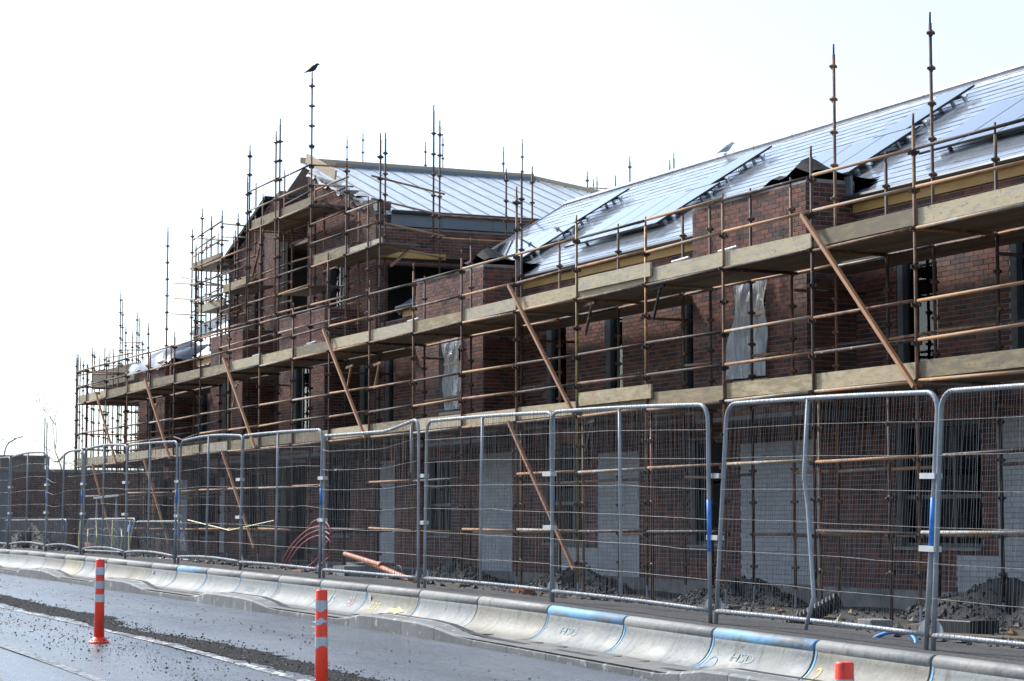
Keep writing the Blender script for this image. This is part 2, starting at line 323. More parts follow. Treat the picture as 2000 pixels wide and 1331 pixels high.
# loose stone
def stones(name, pts, sizes, mat, parent=None, kind='stuff'):
    """low stones: squashed, jittered octahedra joined in one mesh"""
    n = len(pts); P = np.array(pts, float); S = np.array(sizes, float)
    base = np.array([(1,0,0),(0,1,0),(-1,0,0),(0,-1,0),(.1,.1,.8),(-.1,0,-.6)], float)
    fc = np.array([(0,1,4),(1,2,4),(2,3,4),(3,0,4),(1,0,5),(2,1,5),(3,2,5),(0,3,5)])
    V = base[None]*(1+rng.uniform(-.45, .45, (n, 6, 3)))
    a = rng.uniform(0, 6.28, n); ca, sa = np.cos(a)[:, None], np.sin(a)[:, None]
    V = np.stack([V[..., 0]*ca - V[..., 1]*sa, V[..., 0]*sa + V[..., 1]*ca, V[..., 2]], -1)*S[:, None, None] + P[:, None, :]
    F = (fc[None] + (np.arange(n)*6)[:, None, None]).reshape(-1, 3)
    off = np.array(wloc(parent)) if parent else np.zeros(3)
    me = bpy.data.meshes.new(name); me.from_pydata((V.reshape(-1, 3)-off).tolist(), [], F.tolist()); me.materials.append(mat)
    o = link(name, me, parent); return tag(o, kind=kind) if kind else o
pts = []; sz = []
def ridge(x, y):
    wob = .10*hash2(x*.8, 3)+.05*hash2(x*2.9, 7); t = (y-wob-6.32)/.66; t = t/max(.45, .72+.35*hash2(x*.55, 1.0))
    return max(0, math.sin(math.pi*t)**1.2*(.011+.007*hash2(x*3, y*4)))+.002 if 0 < t < 1 else 0
for _ in range(16000):
    x = -4 - 46*rng.random()**1.0; y = 6.56 + abs(rng.normal(0, .20))*rng.choice([-.7, 1])+.10*hash2(x*.8, 3)
    if y < 6.3 and rng.random() < .8: continue
    s = .003 + .012*rng.random()**3; pts.append((x, y, zroad(x)+ridge(x, y)+s*.3)); sz.append(s)
for _ in range(5000):
    x = -4 - 46*rng.random(); y = 5.6 + rng.normal(0, .42); s = .004+.010*rng.random()**3; pts.append((x, y, zroad(x)+s*.4)); sz.append(s)
for _ in range(700):
    x = -5 - 42*rng.random(); y = 7.9 + rng.normal(0, .25)+.12*math.sin(x*.4); s = .004+.011*rng.random()**3; pts.append((x, y, zroad(x)+s*.4)); sz.append(s)
for _ in range(260):
    x = -5 - 42*rng.random(); y = rng.uniform(3.5, 9); s = .004+.012*rng.random()**3; pts.append((x, y, zroad(x)+s*.4)); sz.append(s)
tag(stones('loose_grit', pts, sz, m_grit), 'dark loose grit lying in bands along the wet road', 'grit')
# a low ridge of swept wet grit along the white line
b = MB(); xs = np.arange(-60, -4, .09); prof = [[] for _ in range(7)]
for x in xs:
    wob = .10*hash2(x*.8, 3)+.05*hash2(x*2.9, 7); wd_ = .66*max(.45, .72+.35*hash2(x*.55, 1.0)); e0, e1 = rng.normal(0, .022), rng.normal(0, .04)
    for j in range(7):
        yy = 6.32+wob+wd_*j/6+e0*(1-j/6)+e1*(j/6); prof[j].append((x, yy, zroad(x)+.001+ridge(x, yy)+rng.uniform(0, .006)*(0 < j < 6)))
b.grid(prof); tag(b.build('swept_grit_ridge', M('wet_grit', [(.3, (.010, .010, .011)), (.7, (.028, .027, .026))], 20, .95, bump=1.0, bscale=60, spec=.2), smooth=True),
    'long low ridge of dark wet grit beside the white edge line', 'grit', kind='stuff')
pts = []; sz = []
for _ in range(9000):
    x = -8-58*rng.random()**1.2; y = 11.2+7.2*rng.random(); s = .012+.045*rng.random()**3
    pts.append((x, y, zg(x, y)+s*.3)); sz.append(s)
tag(stones('site_gravel', pts, sz, m_stone), 'crushed dark stone strewn over the site between fence and scaffold', 'gravel')
pts = []; sz = []
for _ in range(420):
    x = -12-50*rng.random()**1.3; y = 12.5+5*rng.random(); s = .03+.05*rng.random()**2; pts.append((x, y, zg(x, y)+s*.4)); sz.append(s)
tag(stones('brick_rubble', pts, sz, m_rubble), 'scattered broken brick and pale rubble on the dark site ground', 'rubble')
def hh(cx, r, t, h): return h*(1-r)**.8*(.75+.30*math.sin(2*t+cx)+.22*math.sin(3*t+2*cx)+.18*hash2(cx+4*r*math.cos(t), 5*r*math.sin(t)))
def heap(cx, cy, rx, ry, h, label):
    b = MB(); rows = []
    for i in range(13):
        r = i/12
        rows.append([(cx+rx*r*math.cos(t), cy+ry*r*math.sin(t), zg(cx, cy)-.05+hh(cx, r, t, h))
                     for t in np.linspace(0, 2*math.pi, 25)])
    b.grid(rows)
    root = empty('gravel_heap', (cx, cy, zg(cx, cy)), label, 'gravel heap', 'heaps of dark gravel against the wall')
    b.build('heap_core', m_black_earth, root, smooth=True)
    pts = []; sz = []
    for _ in range(1500):
        r = math.sqrt(rng.random()); t = rng.uniform(0, 6.28); s = .012+.045*rng.random()**2.5
        pts.append((cx+rx*r*math.cos(t), cy+ry*r*math.sin(t), zg(cx, cy)-.04+hh(cx, r, t, h))); sz.append(s)
    stones('stone_cover', pts, sz, m_stone, root)
heap(-31.0, 18.1, 1.9, .6, .40, 'dark gravel heap under the white block panel by the corrugated duct')
heap(-23.9, 18.1, 2.6, .8, .62, 'large dark gravel heap beside the grey slab and loose planks')
heap(-37.0, 18.1, 2.2, .65, .45, 'dark gravel heap below the white panel beside the red standard')
heap(-42.6, 18.1, 2.0, .6, .40, 'dark gravel heap behind the orange drain pipe')

# ------------------------------------------------------------------ brickwork
CAMF = fwd; CAMR = Vector((math.sin(YAW), math.cos(YAW), 0)); CAMU = CAMR.cross(CAMF)
def project(p):
    p = Vector(p); d = p.dot(CAMF); return 1000+FPX*p.dot(CAMR)/d, 665.5-FPX*p.dot(CAMU)/d, d
class Brickwork:
    """collects the bricks of one building; build() makes the 300 largest in view single objects and joins the rest"""
    def __init__(s, root): s.root = root; s.b = []; s.wh = []
    def wall(s, o, u, n, width, z0, z1, holes=(), white=(), top=None, thick=.28, bl=.225, skip_back=False, mortar=True):
        """o: (x,y) start, u: horizontal unit dir, n: outward dir; holes/white in (u0,u1,z0,z1)"""
        o = Vector((o[0], o[1], 0)); u = Vector((u[0], u[1], 0)); n = Vector((n[0], n[1], 0))
        # backing with real openings
        us = sorted(set([0, width] + [max(0, min(width, h[i])) for h in holes for i in (0, 1)]))
        if top: us = sorted(set(us + list(np.arange(0, width, .3))))
        zs = sorted(set([z0, z1] + [max(z0, min(z1, h[i])) for h in holes for i in (2, 3)]))
        def solid(i, j):
            if i < 0 or j < 0 or i >= len(us)-1 or j >= len(zs)-1: return False
            cu = (us[i]+us[i+1])/2; cz = (zs[j]+zs[j+1])/2
            return not any(h[0] < cu < h[1] and h[2] < cz < h[3] for h in holes)
        mb = MB()
        P = lambda a, z, d: o + u*a + Vector((0, 0, z)) - n*d
        def quad(*p): mb.add(p, [(0, 1, 2, 3)])
        for i in range(len(us)-1):
            for j in range(len(zs)-1):
                if not solid(i, j): continue
                a, c = us[i], us[i+1]; e, f = zs[j], zs[j+1]; fa = fc = f
                if top and j == len(zs)-2: fa, fc = top(a), top(c)
                f0, f1 = .012, thick
                quad(P(a, e, f0), P(c, e, f0), P(c, fc, f0), P(a, fa, f0))
                quad(P(c, e, f1), P(a, e, f1), P(a, fa, f1), P(c, fc, f1))
                if not solid(i-1, j): quad(P(a, e, f1), P(a, e, f0), P(a, fa, f0), P(a, fa, f1))
                if not solid(i+1, j): quad(P(c, e, f0), P(c, e, f1), P(c, fc, f1), P(c, fc, f0))
                if not solid(i, j-1): quad(P(a, e, f1), P(c, e, f1), P(c, e, f0), P(a, e, f0))
                if not solid(i, j+1): quad(P(a, fa, f0), P(c, fc, f0), P(c, fc, f1), P(a, fa, f1))
        mb.build('wall', m_mortar, s.root)
        # bricks
        nr = int(((max(top(a_) for a_ in np.linspace(0, width, 30)) if top else z1)-z0)/.075)+1
        for r in range(nr):
            zb = z0 + r*.075 + .005; zt = zb+.065; zc = zb+.032
            for isw in (False, True):
                if isw and not white: continue
                L = .40 if isw else bl
                k = -1
                while True:
                    k += 1
                    a = (k - (.5 if r % 2 else 0))*L; c = a+L-.010
                    if a > width-.01: break
                    segs = [(max(a, .0), min(c, width))]
                    for h in holes:
                        if h[2]-.01 < zc < h[3]+.01:
                            ns = []
                            for (p, q) in segs:
                                if q <= h[0] or p >= h[1]: ns.append((p, q))
                                else:
                                    if p < h[0]: ns.append((p, h[0]))
                                    if q > h[1]: ns.append((h[1], q))
                            segs = ns
                    for h in white:
                        if h[2] < zc < h[3]:
                            if isw: continue
                            ns = []
                            for (p, q) in segs:
                                if q <= h[0] or p >= h[1]: ns.append((p, q))
                                else:
                                    if p < h[0]: ns.append((p, h[0]-.004))
                                    if q > h[1]: ns.append((h[1]+.004, q))
                            segs = ns
                    if isw:
                        ns = []
                        for (p, q) in segs:
                            for h in white:
                                if h[2] < zc < h[3]:
                                    p2, q2 = max(p, h[0]), min(q, h[1])
                                    if q2-p2 > .03: ns.append((p2, q2))
                        segs = ns
                    for (p, q) in segs:
                        if q-p < .035: continue
                        t_ = zt
                        if top:
                            lim = min(top(p), top(q))
                            if zb > lim-.02: continue
                            t_ = min(zt, lim)
                        elif zt > z1: continue
                        (s.wh if isw else s.b).append((o+u*p, u, n, q-p, zb, t_))
    def build(s, limit=300):
        for lst, mo, mi, nm in ((s.b, m_brick_o, m_brick_i, 'brick'), (s.wh, m_white_o, m_white_i, 'white_block')):
            if not lst: continue
            full = max(i[3] for i in lst if i[3] < .45)
            full = .215 if nm == 'brick' else .39
            cand = []
            for i, (p, u, n, wd, z0, z1) in enumerate(lst):
                if abs(wd-full) > .004 or z1-z0 < .06: continue
                x, y, d = project(p+u*wd/2+Vector((0, 0, z0)))
                if 0 < x < 2000 and 0 < y < 1200 and -n.dot(Vector((p.x, p.y, 0))) > 0 and (z0 > 3.95 or 2.3 < z0 < 3.7 or z0 < 1.5): cand.append((d - (6 if z0 > 3.95 else 0), i))
            cand.sort(); pick = set(i for _, i in cand[:limit])
            V = []; F = []; off = wloc(s.root)
            me = None; k = 0
            meshes = {}
            for i, (p, u, n, wd, z0, z1) in enumerate(lst):
                pr_ = rng.uniform(-.0025, .003); d0 = .004-pr_
                if i in pick:
                    key = (round(u.x), round(u.y))
                    if key not in meshes:
                        b = MB(); q = [Vector((0, 0, 0)), u*full]
                        e = .004
                        fr = [q[0]+u*e+Vector((0,0,e)), q[1]-u*e+Vector((0,0,e)), q[1]-u*e+Vector((0,0,.065-e)), q[0]+u*e+Vector((0,0,.065-e))]
                        bk = [q[0]-n*.004, q[1]-n*.004, q[1]-n*.004+Vector((0,0,.065)), q[0]-n*.004+Vector((0,0,.065))]
                        bb = [v-n*.02 for v in bk]
                        b.add(fr+bk+bb, [(0,1,2,3)]+[(4+a, 4+(a+1) % 4, (a+1) % 4, a) for a in range(4)]+[(8+a, 8+(a+1) % 4, 4+(a+1) % 4, 4+a) for a in range(4)])
                        meshes[key] = b.mesh(nm, mo)
                    link(nm, meshes[key], s.root, Vector((p.x, p.y, z0)) - n*d0 - off); continue
                base = len(V); zv = Vector((0, 0, 1))
                a0 = p - n*d0 - off; a1 = a0+u*wd
                f4 = [a0+zv*z0, a1+zv*z0, a1+zv*z1, a0+zv*z1]
                V += [tuple(v) for v in f4] + [tuple(v-n*.02) for v in f4]
                F += [(base, base+1, base+2, base+3)] + [(base+4+a, base+4+(a+1) % 4, base+(a+1) % 4, base+a) for a in range(4)]
            me = bpy.data.meshes.new(nm); me.from_pydata(V, [], F); me.materials.append(mi)
            o = link(nm+'work', me, s.root); tag(o, kind='stuff')

def window(root, x0, x1, z0, z1, y, mull=None, tr=None, depth=.07):
    """a window in an opening of a wall facing -Y: frame bars (each a sub-part) and glass"""
    wroot = None
    t = .055
    b = MB().box((x0, y, z0), (x0+t, y+depth, z1)); b.box((x1-t, y, z0), (x1, y+depth, z1))
    b.box((x0+t, y, z1-t), (x1-t, y+depth, z1)); b.box((x0+t, y, z0), (x1-t, y+depth, z0+t))
    wroot = b.build('window', m_frame, root)
    for mx in (mull or []): MB().box((mx-.03, y+.004, z0+t), (mx+.03, y+depth-.004, z1-t)).build('mullion', m_frame, wroot)
    if tr: MB().box((x0+t, y+.006, tr-.03), (x1-t, y+depth-.006, tr+.03)).build('transom_bar', m_frame, wroot)
    e = [x0+t] + (mull or []) + [x1-t]
    for a, c in zip(e[:-1], e[1:]):
        MB().box((a+.01, y+.03, z0+t), (c-.01, y+.036, z1-t)).build('pane', m_glass, wroot)
    MB().box((x0-.03, y-.16, z0-.05), (x1+.03, y+.05, z0-.005)).build('sill', m_conc, wroot)
    return wroot

# ------------------------------------------------------------------ the terrace (right block)
YM, YB = 19.08, 18.2
T = empty('terrace_building', (-30, 23, zbuild(-30)), 'long brick terrace with slate roof, brick bays and solar arrays, under scaffold', 'building')
bw = Brickwork(T)
TX0, TX1 = -49.6, -13.0
def H(lst, x0): return [(a-x0, b-x0, c, d) for a, b, c, d in lst]
G = [(-28.03, -25.9, -.37, 1.52), (-34.4, -33.15, -.39, 1.50), (-40.4, -38.55, -.40, 1.60), (-46.7, -45.2, -.28, 1.48), (-21.8, -19.9, -.37, 1.52)]
FF = [(-27.94, -26.88, 2.32, 4.12), (-25.16, -23.9, 2.32, 4.12), (-40.29, -39.37, 2.2, 4.12), (-37.67, -36.94, 2.2, 4.12), (-34.65, -33.5, 2.3, 4.12), (-49.3, -48.7, 2.2, 4.12), (-20.5, -19.3, 2.3, 4.12),
      (-46.9, -46.2, 2.2, 4.12)]
WH = [(-32.62, -30.12, -1.01, 1.34), (-26.5, -22.0, -.93, -.43), (-25.52, -22.0, -.43, 1.52), (-37.98, -36.3, -.98, 1.40), (-39.75, -37.98, -.98, -.46), (-43.66, -41.94, -.98, 1.50), (-49.55, -48.6, -.9, 1.5)]
bw.wall((TX0, YM), (1, 0), (0, -1), TX1-TX0, -.95, 4.84, H(G+FF, TX0), H(WH, TX0))
RB, LB = (-32.64, -29.05), (-45.13, -41.45)
for (a, c), wn in ((RB, (-31.27, -30.28, 2.36, 4.05)), (LB, (-43.8, -42.62, 2.42, 4.05))):
    bw.wall((a, YB), (1, 0), (0, -1), c-a, 1.78, 5.36, H([wn], a))
    bw.wall((c+.018, YB+.03), (0, 1), (1, 0), YM-YB-.02, 1.78, 5.36, thick=.25)
    bw.wall((a, YM-.01), (0, -1), (-1, 0), YM-YB-.02, 1.78, 5.36, thick=.25)
    MB().box((a+.01, YB+.02, 1.70), (c-.01, YM-.002, 1.776)).build('bay_soffit', m_slab, T)
    MB().box((a+.28, YB+.30, 5.20), (c-.28, YM-.002, 5.30)).build('bay_roof_deck', m_slab, T)
bw.build()
MB().box((TX0, YM-.02, -1.7), (TX1, YM+.27, -.953)).build('plinth', m_conc, T)
# floors, back wall with openings to the far side, gable ends
MB().box((TX0+.3, YM+.29, 1.58), (TX1, 27.5, 1.80)).build('floor_slab', m_slab, T)
MB().box((TX0+.3, YM+.29, -1.25), (TX1, 27.5, -1.05)).build('ground_slab', m_slab, T)
def backwall(root, x0, x1, y, z0, z1, holes, name='rear_wall'):
    us = sorted(set([x0, x1]+[h[i] for h in holes for i in (0, 1)])); zs = sorted(set([z0, z1]+[h[i] for h in holes for i in (2, 3)])); b = MB()
    for i in range(len(us)-1):
        for j in range(len(zs)-1):
            cx = (us[i]+us[i+1])/2; cz = (zs[j]+zs[j+1])/2
            if any(h[0] < cx < h[1] and h[2] < cz < h[3] for h in holes): continue
            b.box((us[i], y, zs[j]), (us[i+1], y+.28, zs[j+1]))
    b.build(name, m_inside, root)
backwall(T, TX0, TX1, 27.5, -1.3, 5.0, [(-39.9, -38.8, 2.3, 4.9), (-36.9, -35.3, 2.3, 4.9), (-49.5, -46.8, -.5, 1.55), (-30, -28.8, 2.3, 4.9), (-44, -42.9, -.4, 1.5)])
for xw in (-48.3, -36.3+.0, -22.0):
    pass
MB().add([(-48.1, YM+.29, 4.2), (-48.1, 27.49, 4.2), (-48.1, 27.49, 4.8), (-48.1, 23.25, 7.45), (-48.1, YM+.29, 4.9),
          (-48.3, YM+.29, 4.2), (-48.3, 27.49, 4.2), (-48.3, 27.49, 4.8), (-48.3, 23.25, 7.45), (-48.3, YM+.29, 4.9)],
         [(0,1,2,3,4), (9,8,7,6,5), (0,5,6,1), (1,6,7,2), (2,7,8,3), (3,8,9,4), (4,9,5,0)]).build('gable_wall', m_mortar, T)
for i, (a, c, z0, z1) in enumerate(G): window(T, a+.01, c-.01, z0+.06, z1-.01, YM+.12, [a+(c-a)*.62] if c-a > 1.3 else None, z0+(z1-z0)*.42 if i != 1 else None)
for i, (a, c, z0, z1) in enumerate(FF): window(T, a+.01, c-.01, z0+.06, z1-.01, YM+.12, [a+(c-a)*.30] if c-a > 1.0 else None)
for (a, c), wn in ((RB, (-31.27, -30.28, 2.36, 4.05)), (LB, (-43.8, -42.62, 2.42, 4.05))): window(T, wn[0]+.01, wn[1]-.01, wn[2]+.06, wn[3]-.01, YB+.14)
# roof
EY, EZ, SL = 18.93, 5.06, .62; RY, RZ = 23.25, 5.06+.62*(23.25-18.93)
sa = math.atan(SL); slen = (RY-EY)/math.cos(sa)
def onroof(x, s, h=0): return Vector((x, EY + s*math.cos(sa) - h*math.sin(sa), EZ + s*math.sin(sa) + h*math.cos(sa)))
MB().add([onroof(-48.0, 0, -.09), onroof(TX1, 0, -.09), onroof(TX1, slen, -.09), onroof(-48.0, slen, -.09), onroof(-48.0, 0, -.03), onroof(TX1, 0, -.03), onroof(TX1, slen, -.03), onroof(-48.0, slen, -.03)],
         [(0,3,2,1),(4,5,6,7),(0,1,5,4),(1,2,6,5),(2,3,7,6),(3,0,4,7)]).build('roof_deck', m_felt, T)
rear = [Vector((v.x, 2*RY-v.y, v.z)) for v in (onroof(-48, 0, -.06), onroof(TX1, 0, -.06), onroof(TX1, slen, -.06), onroof(-48, slen, -.06))]
MB().add(rear + [v+Vector((0, 0, .06)) for v in rear], [(0,1,2,3),(7,6,5,4),(0,4,5,1),(1,5,6,2),(2,6,7,3),(3,7,4,0)]).build('rear_roof', m_slate_i, T)
NC = 20; cs = slen/NC; SW = .5
sb = MB()
# slate mesh: local x width, y up-slope, z thickness
q = MB(); ln = cs*1.25; q.add([(0,0,.012),(SW-.004,0,.012),(SW-.004,ln,.004),(0,ln,.004),(0,0,.002),(SW-.004,0,.002),(SW-.004,ln,-.010),(0,ln,-.010)],
    [(0,1,2,3),(7,6,5,4),(0,4,5,1),(1,5,6,2),(2,6,7,3),(3,7,4,0)])
slate_me = q.mesh('slate', m_slate)
cand = []
for c in range(NC):
    x = -48.0 - (SW/2 if c % 2 else 0)
    while x < TX1:
        xa = max(x, -48.0)
        p = onroof(xa, c*cs, 0)
        inbay = any(a-.1 < xa+SW/2 < e+.1 and p.y < 19.55 for a, e in (RB, LB))
        if not inbay: cand.append((project(p)[2] if project(p)[0] < 2010 else 1e3, xa, c, min(x+SW, TX1)-xa))
        x += SW
cand.sort(); off = wloc(T)
single = [k for k in cand if abs(k[3]-SW) < .01][:290]; sset = set((k[1], k[2]) for k in single)
for d_, x, c, wd in cand:
    j = rng.uniform(-.002, .002)
    if (x, c) in sset:
        o = link('slate', slate_me, T, onroof(x, c*cs, .006+j)-off, (sa, 0, 0))
    else:
        P = []
        for (lx, ly, lz) in q.v:
            P.append(onroof(x + (wd-.004 if lx > 0 else 0), c*cs+ly, lz+.006+j))
        sb.add(P, q.f)
tag(sb.build('slate_courses', m_slate_i, T), kind='stuff')
for i in range(int((TX1+48)/1.5)):
    x = -48+i*1.5
    MB().path([onroof(x+.01, slen, .02)+Vector((0, .02, 0)), onroof(min(x+1.49, TX1), slen, .02)+Vector((0, .02, 0))], .075, 8).build('ridge_tile', m_slate, T)
MB().add([onroof(-48.06, -.05, -.16), onroof(-48.06, slen, -.16), onroof(-48.06, slen, .03), onroof(-48.06, -.05, .03), onroof(-48.002, -.05, -.16), onroof(-48.002, slen, -.16), onroof(-48.002, slen, .03), onroof(-48.002, -.05, .03)],
         [(0,1,2,3),(7,6,5,4),(0,4,5,1),(1,5,6,2),(2,6,7,3),(3,7,4,0)]).build('verge_board', m_fascia, T)
# eaves timber and gutters between the bays
for a, c in ((-29.0, TX1), (-41.4, -32.7), (-48.0, -45.2)):
    xs = np.arange(a, c, 3.6)
    for x in xs:
        e = min(x+3.59, c)
        MB().box((x, YM-.055, 4.845), (e, YM-.008, 5.03)).build('eaves_timber', m_timber, T)
    MB().path([(a, 18.89, 5.055), (c, 18.89, 5.055)], .055, 8).build('gutter', m_gutter, T)
# lead upstands beside the bays and flapping felt on top of them
for a, c in (RB, LB):
    MB().box((c-.02, 18.92, 5.02), (c+.16, 18.96, 5.42)).build('lead_upstand', m_fascia, T)
    rows = []
    for j in range(15):
        v = j/14; row = []
        for i in range(41):
            u_ = i/40; x = a-.06+(c-a+.22)*u_
            y = YB-.04 + v*1.75
            base = 5.40 if y < 19.5 else 5.40+(y-19.5)*.62*1.0+.02
            tri = lambda q: abs((q % 2)-1); wv = .05*tri(u_*2.3+v*.8)*(1-v)+.025*tri(u_*5.3+v*1.3)*(1-v*.6)+.008*tri(u_*15+v)
            pk = .34*max(0, 1-abs(u_-.90)/.13)*max(0, 1-abs(v-.16)/.40) + .12*max(0, 1-abs(u_-.72)/.09)*max(0, 1-abs(v-.1)/.4)
            row.append((x, y, base-.02+wv*.7+pk-.07*(v == 0)*(.5+.5*math.sin(u_*9)**2)))
        rows.append(row)
    MB().grid(rows).build('felt_sheet', m_felt, T)
# solar arrays
def pv(label, panels, x0):
    root = empty('solar_array', onroof(x0, 1.2, .1), label, 'solar panels', 'solar arrays on the slate roof')
    for (a, c, s0, s1) in panels:
        f = MB()
        P = [onroof(a, s0, .12), onroof(c, s0, .12), onroof(c, s1, .12), onroof(a, s1, .12)]; Q = [onroof(a, s0, .155), onroof(c, s0, .155), onroof(c, s1, .155), onroof(a, s1, .155)]
        f.add(P+Q, [(0,3,2,1),(4,5,6,7),(0,1,5,4),(1,2,6,5),(2,3,7,6),(3,0,4,7)]); fo = f.build('solar_panel', m_black, root)
        e = .018
        MB().add([onroof(a+e, s0+e, .157), onroof(c-e, s0+e, .157), onroof(c-e, s1-e, .157), onroof(a+e, s1-e, .157)], [(0,1,2,3)]).build('glass_face', m_pv, fo)
    for s in sorted(set([p[2]+.35 for p in panels] + [p[3]-.35 for p in panels])):
        xs_ = [p for p in panels if p[2] < s < p[3]]
        MB().bar(onroof(min(p[0] for p in xs_)-.06, s, .095), onroof(max(p[1] for p in xs_)+.16, s, .095), .04, .04).build('mounting_rail', m_alu, root)
        for xx in (min(p[0] for p in xs_)+.3, max(p[1] for p in xs_)-.3, max(p[1] for p in xs_)+.06): MB().bar(onroof(xx, s, .01), onroof(xx, s, .075), .05, .05).build('roof_hook', m_alu, root)
def arr(x1, n0, n1, s0=.95):
    p = []
    for i in range(n0): p.append((x1-1.0*(i+1)+.012, x1-1.0*i, s0, s0+1.64))
    for i in range(n1): p.append((x1-.42-1.0*(i+1)+.012, x1-.42-1.0*i, s0+1.66, s0+3.30))
    return p
pv('solar array rising behind the brick bay beside the tower', arr(-42.7, 4, 1), -44)
pv('solar array on open slates between the two brick bays', arr(-36.65, 4, 1), -38)
pv('solar array partly behind the bay with the peaked black felt', arr(-30.1, 3, 1, .98), -31)
pv('solar array beside the tall pair of bare scaffold standards', arr(-23.2, 5, 2, 1.0), -25)
# polythene over the bay windows
def poly(a, c, z0, z1, label, lean):
    root = empty('polythene_sheet', ((a+c)/2, YB-.02, z0), label, 'polythene sheet')
    rows = []
    for j in range(25):
        v = j/24; row = []
        for i in range(19):
            u_ = i/18; x = a + (c-a)*u_ + lean*(1-v)*(1-u_) ; x -= .22*(1-v)**1.5*(1-u_)*(1 if lean <= 0 else 0)
            row.append((x, YB-.05-.03*math.sin(u_*9+v*7)-.02*math.sin(u_*23-v*13)-.05*(1-v), z0+(z1-z0)*v))
        rows.append(row)
    MB().grid(rows).build('sheet', m_poly, root, smooth=True)
    zb = z0+.58*(z1-z0)
    MB().box((a+.25, YB-.095, zb), (c-.02, YB-.07, zb+.07)).build('batten', m_ply, root)
    MB().box((a-.1, YB-.06, z0-.09), (c, YB-.02, z0-.03)).build('sill_batten', m_ply, root)
poly(-31.12, -30.14, 2.36, 4.05, 'clear crumpled polythene over the bay window below the peaked felt', -.1)
poly(-43.55, -42.46, 2.42, 4.05, 'pale polythene hanging in the bay window beside the tower', .35)

# ------------------------------------------------------------------ the gabled tower block
TW = empty('gabled_building', (-55.9, 23, zbuild(-56)), 'tall brick gabled block with foil covered roof and central recess', 'building')
bt = Brickwork(TW)
A0, A1, AR = -61.9, -49.9, -55.9
def gtop(X): return 9.62 - .335*abs(X-AR) if abs(X-AR) > .2 else 9.55
RC = (-57.36, -54.92)
bt.wall((RC[1], YM), (1, 0), (0, -1), A1-RC[1], -.9, 7.6, H([(-53.56, -52.19, 5.15, 6.85), (-51.0, -50.3, 2.3, 4.1), (-53.6, -51.6, -.3, 1.5)], RC[1]), top=lambda a: gtop(RC[1]+a))
bt.wall((A0, YM), (1, 0), (0, -1), RC[0]-A0, -.9, 7.6, H([(-59.74, -59.04, 4.9, 6.9), (-60.2, -58.2, -.3, 1.5)], A0), top=lambda a: gtop(A0+a))
bt.wall((RC[0]-.0, 20.5), (1, 0), (0, -1), RC[1]-RC[0], 7.70, 9.05)
MB().box((RC[0]-1.2, YM+.32, 7.56), (RC[1]+.28, 23.5, 7.69)).build('recess_slab', m_deck, TW)
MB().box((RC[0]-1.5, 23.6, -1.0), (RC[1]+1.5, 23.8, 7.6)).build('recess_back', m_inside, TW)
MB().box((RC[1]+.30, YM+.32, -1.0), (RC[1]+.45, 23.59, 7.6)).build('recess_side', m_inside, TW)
bt.wall((A1+.018, YM+.03), (0, 1), (1, 0), 27.5-YM, 3.6, 7.24, [(.28, 3.4, 4.0, 6.32)])
bt.wall((A1+.018, YM+.03), (0, 1), (1, 0), .36, 7.245, 7.86)
MB().box((RC[0]-1.4, YM+.32, -1.0), (RC[0]-1.25, 23.59, 7.6)).build('recess_side', m_inside, TW)
bt.wall((RC[0]+.018, YM+.03), (0, 1), (1, 0), 1.35, 7.72, 8.95)
TB = [(-54.62, -51.08), (-60.65, -57.68)]; TBW = [(-53.6, -52.18, 2.3, 4.05), (-59.6, -58.6, 2.3, 4.05)]
for (a, c), wn in zip(TB, TBW):
    bt.wall((a, YB), (1, 0), (0, -1), c-a, 1.78, 5.32, H([wn], a))
    bt.wall((c+.018, YB+.03), (0, 1), (1, 0), YM-YB-.02, 1.78, 5.32, thick=.25)
    bt.wall((a, YM-.01), (0, -1), (-1, 0), YM-YB-.02, 1.78, 5.32, thick=.25)
    MB().box((a+.01, YB+.02, 1.70), (c-.01, YM-.002, 1.776)).build('bay_soffit', m_slab, TW)
    MB().box((a+.28, YB+.30, 5.16), (c-.28, YM-.002, 5.26)).build('bay_roof_deck', m_slab, TW)
    window(TW, wn[0]+.01, wn[1]-.01, wn[2]+.06, wn[3]-.01, YB+.14, [wn[0]+.5])
bt.build()
MB().box((A0, YM-.02, -1.6), (A1, YM+.27, -.903)).build('plinth', m_conc, TW)
for a, c, z0, z1 in ((-53.56, -52.19, 5.15, 6.85), (-59.74, -59.04, 4.9, 6.9), (-53.6, -51.6, -.3, 1.5), (-60.2, -58.2, -.3, 1.5), (-51.0, -50.3, 2.3, 4.1)):
    window(TW, a+.01, c-.01, z0+.06, z1-.01, YM+.13, [a+(c-a)*.6] if c-a > 1 else None)
for z in (1.58, 4.45): MB().box((A0+.3, YM+.29, z), (A1-.3, 20.45, z+.2)).build('floor_slab', m_slab, TW)
for z in (1.58, 4.45): MB().box((A0+.3, 20.8, z), (A1-.3, 27.4, z+.2)).build('floor_slab', m_slab, TW)
backwall(TW, A0, A1, 27.5, -1.2, 7.2, [])
MB().box((A0, YM+.3, -1.2), (A0+.28, 27.49, 7.2)).build('side_wall', m_mortar, TW)
